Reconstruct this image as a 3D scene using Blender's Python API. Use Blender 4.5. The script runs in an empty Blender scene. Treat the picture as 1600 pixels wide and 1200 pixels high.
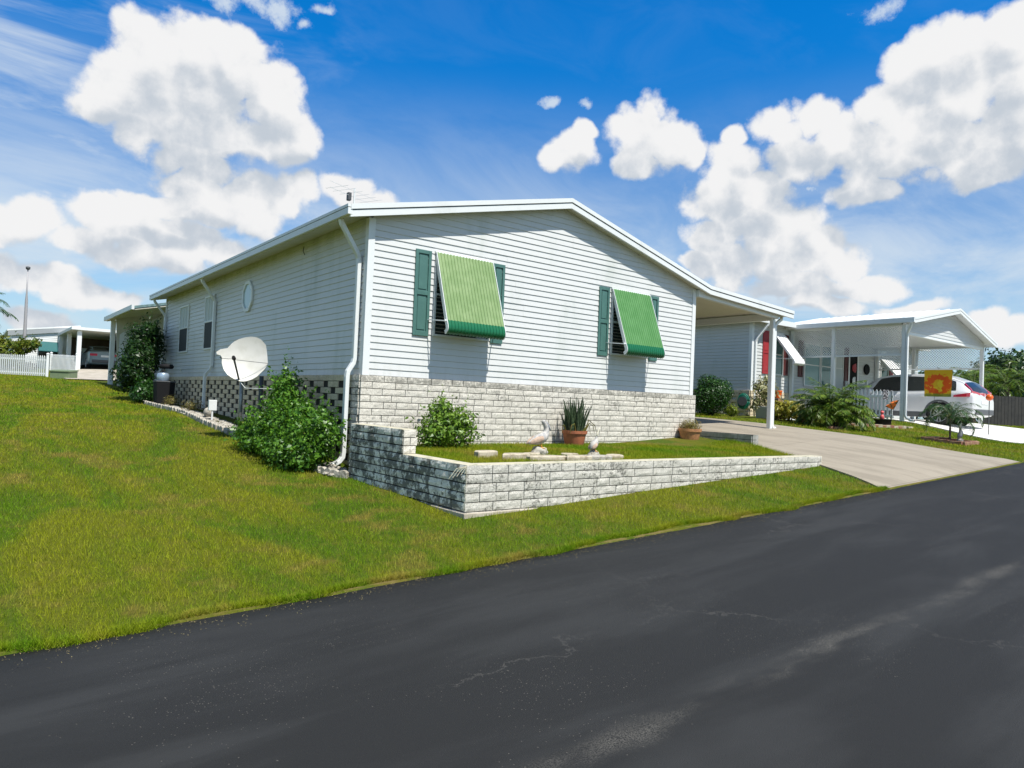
import bpy, bmesh, math, random
import numpy as np
from math import sin, cos, radians, pi, sqrt, atan2, tan
from mathutils import Vector, Matrix
from mathutils import noise as mnoise
SC = bpy.context.scene; COL = SC.collection
random.seed(7); RNG = np.random.default_rng(7)

# ---------------------------------------------------------------- camera
CAM = np.array([-4.73, -9.86, 1.55]); FPX = 1101.0
HD, PT, RL = radians(52.4), radians(1.46), radians(2.42)
_F = np.array([cos(HD), sin(HD), 0]); _R = np.array([sin(HD), -cos(HD), 0]); _U = np.array([0, 0, 1.])
FW = _F*cos(PT)+_U*sin(PT); _up = _U*cos(PT)-_F*sin(PT)
RT = _R*cos(RL)+_up*sin(RL); UP = _up*cos(RL)-_R*sin(RL)
cd = bpy.data.cameras.new('camera'); cam = bpy.data.objects.new('camera', cd); COL.objects.link(cam)
cam.matrix_world = Matrix(((RT[0], UP[0], -FW[0], CAM[0]), (RT[1], UP[1], -FW[1], CAM[1]), (RT[2], UP[2], -FW[2], CAM[2]), (0, 0, 0, 1)))
cd.sensor_width = 36; cd.lens = FPX/1600*36; cd.clip_start = .05; cd.clip_end = 3000
SC.camera = cam
def ray(x, y): return FW+RT*(x-800)/FPX+UP*(600-y)/FPX

# ---------------------------------------------------------------- light and exposure
SUN_EL, SUN_AZ = radians(60), radians(2.2)        # sun stands over -Y, a little towards +X
sd = np.array([sin(SUN_AZ)*cos(SUN_EL), -cos(SUN_AZ)*cos(SUN_EL), sin(SUN_EL)])
sl = bpy.data.lights.new('sun', 'SUN'); sl.energy = 4.6; sl.angle = radians(.53); sl.color = (1, .965, .90)
so = bpy.data.objects.new('sun', sl); COL.objects.link(so); so.location = (0, -30, 60)
so.rotation_euler = Vector(sd).to_track_quat('Z', 'Y').to_euler()
SC.view_settings.view_transform = 'Standard'; SC.view_settings.look = 'None'; SC.view_settings.gamma = 1
SC.view_settings.exposure = .50
SC.render.engine = 'CYCLES'

class NT:
    """small helper round a node tree"""
    def __init__(s, tree): s.t = tree; s.n = tree.nodes; s.l = tree.links
    def node(s, typ, **kw):
        nd = s.n.new(typ)
        for k, v in kw.items(): setattr(nd, k, v)
        return nd
    def put(s, sock, v):
        if isinstance(v, bpy.types.NodeSocket): s.l.new(v, sock)
        elif v is not None: sock.default_value = v
    def m(s, op, a, b=None, c=None, clamp=False):
        nd = s.node('ShaderNodeMath', operation=op); nd.use_clamp = clamp
        s.put(nd.inputs[0], a); s.put(nd.inputs[1], b); s.put(nd.inputs[2], c); return nd.outputs[0]
    def v(s, op, a, b=None):
        nd = s.node('ShaderNodeVectorMath', operation=op); s.put(nd.inputs[0], a)
        if op == 'SCALE': s.put(nd.inputs['Scale'], b); return nd.outputs[0]
        s.put(nd.inputs[1], b); return nd.outputs['Value' if op in ('LENGTH', 'DOT_PRODUCT') else 'Vector']
    def noise(s, vec, scale, detail=4, rough=.55, dist=0, col=False):
        nd = s.node('ShaderNodeTexNoise'); s.put(nd.inputs['Vector'], vec)
        for k, v in (('Scale', scale), ('Detail', detail), ('Roughness', rough), ('Distortion', dist)): s.put(nd.inputs[k], v)
        return nd.outputs[1 if col else 0]
    def voro(s, vec, scale, feature='F1', smooth=None):
        nd = s.node('ShaderNodeTexVoronoi', feature=feature); s.put(nd.inputs['Vector'], vec); s.put(nd.inputs['Scale'], scale)
        if smooth is not None and feature == 'SMOOTH_F1': nd.inputs['Smoothness'].default_value = smooth
        return nd.outputs['Distance']
    def ss(s, x, a, b, lo=0., hi=1.):
        nd = s.node('ShaderNodeMapRange', interpolation_type='SMOOTHSTEP')
        for i, v in enumerate((x, a, b, lo, hi)): s.put(nd.inputs[i], v)
        return nd.outputs[0]
    def mix(s, f, a, b, typ='MIX'):
        nd = s.node('ShaderNodeMix', data_type='RGBA', blend_type=typ); s.put(nd.inputs[0], f)
        s.put(nd.inputs[6], c4(a)); s.put(nd.inputs[7], c4(b)); return nd.outputs[2]
def c4(c): return c if isinstance(c, bpy.types.NodeSocket) else (tuple(c)+(1,) if len(c) == 3 else tuple(c))

# ---------------------------------------------------------------- sky with cumulus, all in world directions
CL = """240 96 66 62 300 92 70 56 350 100 80 62 300 150 104 74 195 140 66 50 420 150 66 62 455 205 52 52 165 165 52 36 330 282 64 28 270 205 88 52 370 220 84 48 285 255 46 34 430 235 50 36
310 300 70 26 250 320 80 24 400 318 62 38 470 310 38 34 540 308 58 34 600 318 46 22 330 318 60 34 55 345 62 42 5 350 50 42 190 340 62 36 250 372 84 36 330 385 66 36
150 385 50 26 245 408 70 26 60 432 92 26 150 458 90 22 5 420 60 26 50 492 58 20 205 470 40 14
895 240 44 34 862 250 32 24 915 210 26 22 1000 200 50 44 1045 225 58 42 1085 240 34 26 1005 250 46 22
1145 262 46 44 1180 300 62 40 1112 318 40 40 1098 372 36 34 1165 345 66 46 1240 350 52 38 1292 385 46 34 1215 205 42 36 1270 182 44 32 1310 215 62 44 1375 178 50 42 1210 385 70 34 1155 215 22 20
1600 170 70 60 1420 215 70 44 1560 270 60 26 1442 92 46 50 1500 72 50 44 1575 52 52 44 1590 120 80 66 1490 150 84 58 1440 215 84 48 1540 222 84 50 1345 300 58 22 1250 245 62 40 1370 245 82 40 1600 200 60 60
1135 412 60 36 1220 400 74 36 1082 420 34 22 1305 402 62 32 1370 438 60 20 1260 442 90 20 1432 470 52 14 1552 500 30 24 1595 520 40 30 1300 470 70 18"""
WISP = """355 10 48 20 440 8 52 24 480 34 22 14 525 14 26 12 858 157 30 10 920 158 16 14 1370 6 50 14 1250 295 18 8"""
def blobs(txt, gr=1.0):
    a = [float(q) for q in txt.split()]; out = []
    for i in range(0, len(a), 4):
        d = ray(a[i], a[i+1]); L = float(np.linalg.norm(d)); k = 1/(FPX*L)
        out.append((d/L, a[i+2]*k*gr, a[i+3]*k*gr))
    return out
def field_group(name, txt, gr=1.0):
    g = bpy.data.node_groups.new(name, 'ShaderNodeTree')
    g.interface.new_socket('Vector', in_out='INPUT', socket_type='NodeSocketVector')
    g.interface.new_socket('Field', in_out='OUTPUT', socket_type='NodeSocketFloat')
    T = NT(g); gi = T.node('NodeGroupInput').outputs[0]; acc = None
    for c, rx, rz in blobs(txt, gr):
        q = T.v('MULTIPLY', T.v('SUBTRACT', gi, tuple(c)), (1/rx, 1/rx, 1/rz))
        f = T.m('SUBTRACT', 1.0, T.v('LENGTH', q))
        acc = f if acc is None else T.m('MAXIMUM', acc, f)
    T.l.new(acc, T.node('NodeGroupOutput').inputs[0]); return g
W = bpy.data.worlds.new('World'); SC.world = W; W.use_nodes = True
T = NT(W.node_tree); T.n.clear()
d = T.node('ShaderNodeTexCoord').outputs['Generated']
sky = T.node('ShaderNodeTexSky', sky_type='NISHITA'); sky.sun_disc = False; sky.sun_elevation = SUN_EL
sky.sun_rotation = pi-SUN_AZ; sky.air_density = 1.0; sky.dust_density = .25; sky.ozone_density = 3.0
hs = T.node('ShaderNodeHueSaturation'); hs.inputs['Saturation'].default_value = 1.32; hs.inputs['Value'].default_value = 1.0
T.l.new(sky.outputs[0], hs.inputs['Color']); base = T.mix(1.0, hs.outputs[0], (.50, .80, .95), 'MULTIPLY')
soft = T.mix(1.0, sky.outputs[0], (.92, .97, .98), 'MULTIPLY')  # sky outside the view: separate neutral tint, chosen for the colour of the shade
up1 = (.004, -.012, .016)
def ev(g, vec):
    nd = T.node('ShaderNodeGroup'); nd.node_tree = g; T.put(nd.inputs[0], vec); return nd.outputs[0]
def billow(vec):
    w2 = T.v('ADD', vec, T.v('SCALE', T.v('SUBTRACT', T.noise(vec, 36, 3, .6, col=True), (.5, .5, .5)), .026))
    a = T.voro(w2, 19); b = T.voro(w2, 47); n = T.noise(vec, 30, 8, .66)
    s_ = T.m('ADD', T.m('MULTIPLY', T.m('SUBTRACT', .5, a), .62), T.m('MULTIPLY', T.m('SUBTRACT', .45, b), .34))
    return T.m('ADD', s_, T.m('MULTIPLY', T.m('SUBTRACT', n, .5), .95))
sep = T.node('ShaderNodeSeparateXYZ'); T.l.new(d, sep.inputs[0])
base = T.mix(1.0, base, T.mix(T.ss(sep.outputs[2], .22, .50), (.78, 1.02, 1.05), (.12, 1.30, 1.42)), 'MULTIPLY')
def thin_sky(gw=None, plain=False):
    """blue sky with the thin high cloud and the pale band low down"""
    sz = T.node('ShaderNodeMapping'); sz.inputs['Rotation'].default_value = (0.25, -.35, .5); sz.inputs['Scale'].default_value = (1.2, 5.2, 7.5); T.l.new(d, sz.inputs[0])
    ci = T.noise(sz.outputs[0], 1.7, 7, .6, .6)
    leftm = T.ss(T.v('DOT_PRODUCT', d, tuple(-RT)), .12, .55); lowm = T.ss(sep.outputs[2], .26, .04)
    cover = T.m('MAXIMUM', leftm, lowm) if not plain else 0.0
    cir = T.m('MULTIPLY', T.ss(ci, .38, .70), T.m('ADD', T.m('MULTIPLY', cover, .85), .03))
    if gw is not None:
        wv_ = T.v('ADD', d, T.v('SCALE', T.v('SUBTRACT', T.noise(d, 9, 3, .5, col=True), (.5, .5, .5)), .085))
        wf = T.m('ADD', ev(gw, wv_), T.m('MULTIPLY', T.m('SUBTRACT', T.noise(d, 30, 6, .68), .5), 2.6))
        cir = T.m('MAXIMUM', cir, T.m('MULTIPLY', T.ss(wf, .05, .9), .85))
    if not plain: cir = T.m('MAXIMUM', cir, T.m('MULTIPLY', T.ss(sep.outputs[2], .44, .14), T.ss(T.noise(T.v('MULTIPLY', d, (1, 1, 2.4)), 3.2, 6, .62, 1.2), .30, .70, .34, .92)))
    c1 = T.mix(cir, soft if plain else base, (4.9, 5.5, 6.1))
    return T.mix(T.m('MULTIPLY', T.ss(sep.outputs[2], .25, -.02), .15 if plain else .42), c1, (3.5, 4.8, 5.5))
def cloud_sky(g, gw):
    wv = T.v('ADD', d, T.v('SCALE', T.v('SUBTRACT', T.noise(d, 9, 3, .5, col=True), (.5, .5, .5)), .075))
    n0 = billow(d); n1 = billow(T.v('ADD', d, up1))
    F0 = ev(g, wv); F1 = ev(g, T.v('ADD', wv, (-.004, -.01, .044)))
    alpha = T.ss(T.m('ADD', F0, T.m('MULTIPLY', n0, .75)), -.10, .28)
    gr_ = T.m('MULTIPLY', T.m('SUBTRACT', F0, F1), .38)                       # lumps are light on top, grey below
    sh = T.m('ADD', T.m('MULTIPLY', T.ss(F1, .0, .65), -.46), T.m('MULTIPLY', T.m('SUBTRACT', n0, n1), .85)); sh = T.m('ADD', T.m('ADD', sh, gr_), .84)
    sh = T.m('ADD', sh, T.m('MULTIPLY', T.m('SUBTRACT', T.noise(wv, 11, 6, .6), .5), .42))
    ccol = T.mix(T.ss(sh, .02, 1.05), (3.9, 4.3, 4.8), (6.35, 6.35, 6.38))
    return T.mix(alpha, thin_sky(gw), ccol)
def bgn(c):
    b_ = T.node('ShaderNodeBackground'); T.l.new(c, b_.inputs[0]); b_.inputs[1].default_value = .1; return b_.outputs[0]
def mixs(f, a, b):
    m_ = T.node('ShaderNodeMixShader'); T.put(m_.inputs[0], f); T.l.new(a, m_.inputs[1]); T.l.new(b, m_.inputs[2]); return m_.outputs[0]
# the two cloud banks stand in two sectors of the sky; the sector out of view is a clear sky tinted to set the shade fill
rows = CL.split(chr(10)); CLL = ' '.join(rows[:3]); CLR = ' '.join(rows[3:])
wr = WISP.split(); WL = ' '.join(wr[:16]); WR = ' '.join(wr[16:])
side = T.m('GREATER_THAN', T.v('DOT_PRODUCT', d, tuple(RT-FW*((750-800)/FPX))), 0.0)
front = T.m('MULTIPLY', T.ss(T.v('DOT_PRODUCT', d, tuple(FW)), .45, .62), T.m('GREATER_THAN', sep.outputs[2], -.03))
Lb = bgn(cloud_sky(field_group('left_cloud_field', CLL), field_group('left_wisp_field', WL)))
Rb = bgn(cloud_sky(field_group('right_cloud_field', CLR, 1.08), field_group('right_wisp_field', WR)))
final = mixs(front, bgn(thin_sky(plain=True)), mixs(side, Lb, Rb))
T.l.new(final, T.node('ShaderNodeOutputWorld').inputs[0])
W.cycles.sampling_method = 'MANUAL'; W.cycles.sample_map_resolution = 512

# ================================================================ helpers
ROOT = {}
class MB:
    def __init__(s): s.v = []; s.f = []; s.mi = []; s.k = 0
    def add(s, vs, fs, k=None):
        o = len(s.v); s.v += [tuple(float(c) for c in p) for p in vs]; s.f += [tuple(o+i for i in f) for f in fs]; s.mi += [s.k if k is None else k]*len(fs); return s
    def face(s, *p): return s.add(p, [tuple(range(len(p)))])
    def box(s, x0, x1, y0, y1, z0, z1):
        return s.add([(x0,y0,z0),(x1,y0,z0),(x1,y1,z0),(x0,y1,z0),(x0,y0,z1),(x1,y0,z1),(x1,y1,z1),(x0,y1,z1)],
            [(0,3,2,1),(4,5,6,7),(0,1,5,4),(1,2,6,5),(2,3,7,6),(3,0,4,7)])
    def prism(s, pts, vec):
        """planar polygon pts pushed along vec"""
        n = len(pts); vec = np.array(vec, float); a = [np.array(p, float) for p in pts]; b = [p+vec for p in a]
        nr = np.cross(a[1]-a[0], a[2]-a[1])
        fs = [tuple(range(n)), tuple(range(2*n-1, n-1, -1))]+[(i, i+n, (i+1) % n+n, (i+1) % n) for i in range(n)]
        if np.dot(nr, vec) > 0: fs = [tuple(reversed(f)) for f in fs]
        return s.add(a+b, fs)
    def bar(s, a, b, w, h, up=(0, 0, 1)):
        """rectangular bar from a to b"""
        a = np.array(a, float); b = np.array(b, float); d = b-a; d /= np.linalg.norm(d)
        r = np.cross(d, up); r /= np.linalg.norm(r); u = np.cross(r, d)
        vs = [p+r*sx*w/2+u*sy*h/2 for p in (a, b) for sx, sy in ((-1,-1),(1,-1),(1,1),(-1,1))]
        return s.add(vs, [(0,1,2,3),(7,6,5,4),(0,4,5,1),(1,5,6,2),(2,6,7,3),(3,7,4,0)])
    def loft(s, rings, cap=True, close=True):
        n = len(rings[0]); vs = [p for r in rings for p in r]; fs = []
        for i in range(len(rings)-1):
            for j in range(n if close else n-1):
                fs.append((i*n+j, i*n+(j+1) % n, (i+1)*n+(j+1) % n, (i+1)*n+j))
        if cap: fs += [tuple(reversed(range(n))), tuple((len(rings)-1)*n+j for j in range(n))]
        return s.add(vs, fs)
    def tube(s, path, r, seg=8, sq=False):
        P = [np.array(p, float) for p in path]; n = len(P); rr = r if hasattr(r, '__len__') else [r]*n
        rings = []; ref = None
        for i in range(n):
            t = P[min(i+1, n-1)]-P[max(i-1, 0)]; t = t/(np.linalg.norm(t)+1e-9)
            if ref is None: ref = np.array([0, 0, 1.]) if abs(t[2]) < .9 else np.array([1., 0, 0])
            a = ref-t*np.dot(ref, t); a /= np.linalg.norm(a)+1e-9; ref = a; b = np.cross(t, a)
            q = rr[i]; qa, qb = q if hasattr(q, '__len__') else (q, q)
            rings.append([P[i]+a*qa*cos(2*pi*j/seg)+b*qb*sin(2*pi*j/seg) for j in range(seg)])
        return s.loft(rings)
    def cyl(s, x, y, z0, z1, r0, r1=None, seg=20): return s.tube([(x, y, z0), (x, y, z1)], [r0, r0 if r1 is None else r1], seg)
    def lathe(s, x, y, prof, seg=24):
        return s.loft([[(x+r*cos(2*pi*j/seg), y+r*sin(2*pi*j/seg), z) for j in range(seg)] for r, z in prof])
    def ball(s, c, r, seg=12, lump=0., seed=0):
        rx, ry, rz = r if hasattr(r, '__len__') else (r, r, r); rings = []
        for i in range(1, seg):
            t = pi*i/seg; ring = []
            for j in range(seg*2):
                q = np.array([sin(t)*cos(pi*j/seg), sin(t)*sin(pi*j/seg), -cos(t)])
                k = 1+lump*mnoise.noise(Vector(q*1.7)+Vector((seed, seed*2.3, 0)))
                ring.append((c[0]+rx*q[0]*k, c[1]+ry*q[1]*k, c[2]+rz*q[2]*k))
            rings.append(ring)
        return s.loft(rings)
    def build(s, name, mats, parent=None, smooth=False, bevel=0, autos=None):
        me = bpy.data.meshes.new(name); o = bpy.data.objects.new(name, me); off = (0, 0, 0)
        if parent is not None: off = ROOT.get(parent.name, (0, 0, 0)); o.parent = parent; ROOT[o.name] = off
        V_ = np.array(s.v, dtype=float)-np.array(off)
        me.from_pydata([tuple(p) for p in V_], [], s.f)
        for m_ in (mats if isinstance(mats, (list, tuple)) else [mats]): me.materials.append(m_)
        if any(s.mi): me.polygons.foreach_set('material_index', s.mi)
        me.validate(); me.update()
        if smooth:
            me.polygons.foreach_set('use_smooth', [True]*len(me.polygons))
            if autos:
                me.set_sharp_from_angle(angle=radians(autos))
        COL.objects.link(o)
        if bevel:
            b = o.modifiers.new('bevel', 'BEVEL'); b.width = bevel; b.segments = 2; b.limit_method = 'ANGLE'; b.angle_limit = radians(40); b.harden_normals = False
        return o
def tag(o, label=None, cat=None, group=None, kind=None):
    for k, v_ in (('label', label), ('category', cat), ('group', group), ('kind', kind)):
        if v_: o[k] = v_
    return o
def thing(name, loc, label, cat, group=None):
    o = bpy.data.objects.new(name, None); COL.objects.link(o); o.location = loc; o.empty_display_size = .2
    ROOT[o.name] = tuple(float(c) for c in loc); return tag(o, label, cat, group)
def solo(mb, name, mats, loc, label, cat, group=None, **kw):
    """a thing that is one mesh, its origin at its base"""
    mb.v = [tuple(np.array(p)-np.array(loc, float)) for p in mb.v]
    o = mb.build(name, mats, **kw); o.location = loc; return tag(o, label, cat, group)
def copy_tree(o, parent=None):
    c = o.copy(); COL.objects.link(c)
    if parent is not None: c.parent = parent
    for ch in [x for x in bpy.data.objects if x.parent == o]: copy_tree(ch, c)
    return c

# ---------------------------------------------------------------- materials
MT = {}
def mat(name, c, rough=.6, c2=None, sc=6., lo=.4, hi=.65, det=5, bump=0., bsc=40., metal=0., spec=None, coat=0., trans=0., tint=0., vec=None, extra=None, stretch=None):
    """Principled with two colours mixed by noise at world position, fine bump, optional leaf translucency"""
    m_ = bpy.data.materials.new(name); m_.use_nodes = True; T_ = NT(m_.node_tree); bs = m_.node_tree.nodes['Principled BSDF']; out = m_.node_tree.nodes['Material Output']
    pos = T_.node('ShaderNodeNewGeometry').outputs['Position']
    if stretch: pos = T_.v('MULTIPLY', pos, stretch)
    col = c4(c)
    if c2 is not None: col = T_.mix(T_.ss(T_.noise(pos, sc, det, .6), lo, hi), c, c2)
    if tint:
        k = T_.m('ADD', T_.m('MULTIPLY', T_.noise(pos, sc*5+11, 3, .6), tint*2), 1-tint)
        cm = T_.node('ShaderNodeCombineColor'); [T_.l.new(k, cm.inputs[i]) for i in range(3)]
        col = T_.mix(1., col, cm.outputs[0], 'MULTIPLY')
    if extra: col = extra(T_, pos, col)
    T_.put(bs.inputs['Base Color'], col); bs.inputs['Roughness'].default_value = rough; bs.inputs['Metallic'].default_value = metal
    if spec is not None: bs.inputs['Specular IOR Level'].default_value = spec
    if coat: bs.inputs['Coat Weight'].default_value = coat; bs.inputs['Coat Roughness'].default_value = .06
    if bump:
        b = T_.node('ShaderNodeBump'); b.inputs['Strength'].default_value = 1; b.inputs['Distance'].default_value = bump
        T_.l.new(T_.noise(pos, bsc, 5, .6), b.inputs['Height']); T_.l.new(b.outputs[0], bs.inputs['Normal'])
    if trans:
        tr = T_.node('ShaderNodeBsdfTranslucent'); T_.put(tr.inputs[0], col); mx = T_.node('ShaderNodeMixShader'); mx.inputs[0].default_value = trans
        T_.l.new(bs.outputs[0], mx.inputs[1]); T_.l.new(tr.outputs[0], mx.inputs[2]); T_.l.new(mx.outputs[0], out.inputs[0])
    MT[name] = m_; return m_
def axis(T_, pos, i):
    s_ = T_.node('ShaderNodeSeparateXYZ'); T_.l.new(pos, s_.inputs[0]); return s_.outputs[i]

def grass_col(T_, pos, col):
    n1_ = T_.noise(T_.v('MULTIPLY', pos, (1.5, .42, 1)), .8, 4, .6, .6); n2_ = T_.noise(T_.v('ADD', pos, (7, 3, 0)), 1.5, 4, .65); n3_ = T_.noise(pos, 9, 4, .7)
    a = T_.mix(T_.ss(n1_, .38, .62), (.125, .245, .006), (.275, .305, .012))
    a = T_.mix(T_.ss(n2_, .50, .68), a, (.345, .285, .050))
    n4_ = T_.noise(pos, 70, 2, .6)
    a = T_.mix(T_.m('MULTIPLY', T_.ss(n3_, .52, .72), .55), a, (.34, .30, .05))
    a = T_.mix(T_.m('MULTIPLY', T_.ss(n3_, .47, .27), .5), a, (.050, .125, .006))
    a = T_.mix(T_.m('MULTIPLY', T_.ss(n4_, .58, .68), .5), a, (.45, .44, .08))
    a = T_.mix(T_.m('MULTIPLY', T_.ss(n4_, .42, .30), .6), a, (.045, .085, .008))
    return a
M_grass = mat('grass_blade', (.1, .15, .02), .55, extra=grass_col, trans=.28, spec=.08)
def soil_col(T_, pos, col):
    a = grass_col(T_, pos, col)
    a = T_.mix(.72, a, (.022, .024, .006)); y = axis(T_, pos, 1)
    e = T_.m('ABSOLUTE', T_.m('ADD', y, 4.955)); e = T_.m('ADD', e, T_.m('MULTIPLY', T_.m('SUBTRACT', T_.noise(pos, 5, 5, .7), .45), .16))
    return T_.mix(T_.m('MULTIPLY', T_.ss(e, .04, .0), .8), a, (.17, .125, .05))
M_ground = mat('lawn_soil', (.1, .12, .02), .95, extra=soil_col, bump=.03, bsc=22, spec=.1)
def asphalt_col(T_, pos, col):
    # worn lighter streaks along the road, pale aggregate specks, hairline cracks
    st = T_.noise(T_.v('MULTIPLY', pos, (.35, 1.6, 1)), 1.1, 4, .6, .4)
    a = T_.mix(T_.ss(st, .42, .70), (.0180, .0182, .0176), (.0290, .0295, .0288))
    y = axis(T_, pos, 1); x = axis(T_, pos, 0)
    dl = T_.m('ABSOLUTE', T_.m('ADD', T_.m('ADD', y, 7.71), T_.m('MULTIPLY', T_.m('SUBTRACT', T_.noise(pos, 1.2, 4), .5), .30)))
    wear = T_.m('MULTIPLY', T_.ss(dl, .13, .0), T_.m('MULTIPLY', T_.ss(T_.noise(T_.v('MULTIPLY', pos, (.45, 1, 1)), 1.6, 4, .7), .36, .58), T_.m('MULTIPLY', T_.ss(x, -3.4, -2.4), T_.ss(x, 5.0, 2.0))))
    gr = T_.noise(pos, 130, 2, .7)
    a = T_.mix(T_.m('MULTIPLY', wear, T_.ss(gr, .35, .66)), a, (.095, .09, .078))
    vz = T_.node('ShaderNodeTexVoronoi'); T_.l.new(pos, vz.inputs['Vector']); vz.inputs['Scale'].default_value = 85
    sp = T_.m('LESS_THAN', vz.outputs['Distance'], T_.m('MULTIPLY', T_.noise(pos, 11, 2), .50))
    sepc = T_.node('ShaderNodeSeparateColor'); T_.l.new(vz.outputs['Color'], sepc.inputs[0])
    rare = T_.m('GREATER_THAN', T_.m('ADD', sepc.outputs[0], T_.m('MULTIPLY', T_.m('SUBTRACT', T_.noise(pos, .9, 3, .6), .5), .9)), .97)
    a = T_.mix(T_.m('MULTIPLY', T_.m('MULTIPLY', sp, rare), .65), a, (.13, .12, .10))
    wp = T_.v('ADD', pos, T_.v('SCALE', T_.v('SUBTRACT', T_.noise(pos, 1.6, 6, .7, col=True), (.5, .5, .5)), 1.1))
    cr = T_.node('ShaderNodeTexVoronoi', feature='DISTANCE_TO_EDGE'); T_.l.new(wp, cr.inputs['Vector']); cr.inputs['Scale'].default_value = .22
    ck = T_.m('MULTIPLY', T_.ss(cr.outputs['Distance'], .0035, .0008), T_.ss(T_.noise(pos, .5, 2), .46, .6))
    a = T_.mix(T_.m('MULTIPLY', ck, .34), a, (.10, .095, .085))
    return a
M_road = mat('sealed_asphalt', (.025, .027, .03), .75, extra=asphalt_col, bump=.004, bsc=160, spec=.22)
def conc_col(T_, pos, col):
    x = axis(T_, pos, 0); y = axis(T_, pos, 1)
    n = T_.noise(T_.v('MULTIPLY', pos, (1.6, .40, 1)), 1.3, 6, .7)
    a = T_.mix(T_.ss(n, .40, .66), (.300, .260, .198), (.228, .196, .146))
    a = T_.mix(T_.ss(T_.noise(pos, 30, 4, .7), .55, .8), a, (.20, .17, .13))
    j1 = T_.m('ABSOLUTE', T_.m('SUBTRACT', T_.m('MODULO', T_.m('ADD', y, 63.4), 3.0), 1.5)); j2 = T_.m('ABSOLUTE', T_.m('SUBTRACT', x, 9.75))
    j = T_.m('MINIMUM', j1, j2); a = T_.mix(T_.m('MULTIPLY', T_.ss(j, .018, .006), .6), a, (.15, .125, .095)); return a
M_conc = mat('driveway_concrete', (.4, .37, .3), .85, extra=conc_col, bump=.003, bsc=70)
M_concw = mat('white_concrete', (.68, .67, .64), .8, c2=(.52, .50, .46), sc=2.2, bump=.003, bsc=60)
M_concp = mat('pale_concrete', (.46, .41, .33), .85, c2=(.33, .29, .22), sc=3, bump=.003, bsc=60)
M_white = mat('white_vinyl_trim', (.72, .74, .73), .38, c2=(.64, .66, .64), sc=3, lo=.5, hi=.8)
M_cream = mat('cream_aluminium', (.66, .62, .48), .45)
M_soffit = mat('soffit', (.60, .57, .46), .5, c2=(.52, .49, .38), sc=2)
def siding_col(T_, pos, col):
    a = T_.mix(T_.ss(T_.noise(T_.v('MULTIPLY', pos, (1, 1, .25)), 1.6, 5, .6), .5, .82), col, (.48, .51, .47))
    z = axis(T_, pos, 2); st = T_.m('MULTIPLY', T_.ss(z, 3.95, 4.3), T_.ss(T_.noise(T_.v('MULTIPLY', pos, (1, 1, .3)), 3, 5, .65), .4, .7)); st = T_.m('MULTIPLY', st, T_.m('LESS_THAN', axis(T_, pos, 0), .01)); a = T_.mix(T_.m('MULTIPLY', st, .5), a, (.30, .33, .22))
    st = T_.m('MULTIPLY', T_.ss(z, 2.25, 1.86), T_.ss(T_.noise(T_.v('MULTIPLY', pos, (1, 1, .25)), 6, 5, .7), .42, .75)); a = T_.mix(T_.m('MULTIPLY', st, .30), a, (.36, .36, .30))
    return a
M_siding = mat('vinyl_siding', (.615, .62, .605), .42, extra=siding_col, bump=.0012, bsc=28, stretch=None)
M_siding2 = mat('grey_vinyl_siding', (.55, .56, .545), .45, extra=siding_col)
M_sidingw = mat('white_vinyl_siding', (.70, .71, .70), .45)
def block_col(dirt, lo, hi, nsc=16, ca=(.64, .61, .55), cb=(.50, .47, .41), cd=(.055, .058, .055), hgt=None):
    def f(T_, pos, col):
        a = T_.mix(T_.ss(T_.noise(pos, 7, 5, .65), .38, .66), ca, cb)
        g = T_.mix(1., a, T_.mix(T_.ss(T_.noise(pos, 55, 4, .7), .35, .6), (.78, .78, .78), (1.06, 1.06, 1.06)), 'MULTIPLY')
        n = T_.noise(T_.v('ADD', pos, (3, 1, 9)), nsc, 7, .74); big = T_.noise(pos, 2.2, 4, .6)
        v_ = T_.m('ADD', n, T_.m('MULTIPLY', T_.m('SUBTRACT', big, .5), .55))
        if hgt:
            z = axis(T_, pos, 2); v_ = T_.m('ADD', v_, T_.ss(z, hgt[0], hgt[1], 0., hgt[2]))
        return T_.mix(T_.m('MULTIPLY', T_.ss(v_, lo, hi), dirt), g, cd)
    return f
M_blockF = mat('split_face_block', (.6, .57, .5), .92, extra=block_col(.62, .56, .70, ca=(.68, .64, .56), cb=(.57, .535, .465), cd=(.15, .145, .125), hgt=(1.76, 1.80, .16)), bump=.006, bsc=60, spec=.2)
M_blockP = mat('weathered_split_face_block', (.6, .57, .5), .92, extra=block_col(.76, .54, .64, nsc=27, ca=(.60, .575, .51), cb=(.48, .46, .40), cd=(.075, .075, .065)), bump=.007, bsc=60, spec=.2)
M_blockL = mat('lichen_dark_block', (.3, .3, .28), .92, extra=block_col(.93, .45, .54, nsc=8, ca=(.92, .89, .80), cb=(.62, .60, .53), cd=(.15, .15, .13)), bump=.007, bsc=60, spec=.2)
M_blockS = mat('pierced_cream_block', (.5, .46, .36), .92, extra=block_col(.6, .56, .74, ca=(.72, .60, .42), cb=(.58, .48, .33), cd=(.26, .22, .15)), bump=.004, bsc=60, spec=.2)
M_mortar = mat('dark_mortar', (.032, .029, .024), .95)
M_cap = mat('mossy_concrete_cap', (.50, .46, .34), .9, c2=(.25, .26, .17), sc=8, lo=.5, hi=.72, bump=.004, bsc=60)
M_black = mat('shadowed_void', (.030, .026, .020), .9)  # shade of hollows, put into the colour of plates that close them
M_shut = mat('teal_shutter', (.060, .150, .130), .5, c2=(.072, .172, .150), sc=4)
M_red = mat('red_shutter', (.34, .028, .035), .5)
M_dred = mat('dark_red_shutter', (.09, .015, .015), .5)
def awn_col(a0, b0):
    def f(T_, pos, col): return T_.mix(T_.ss(T_.noise(pos, 5, 4, .6), .35, .7), a0, b0)
    return f
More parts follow.
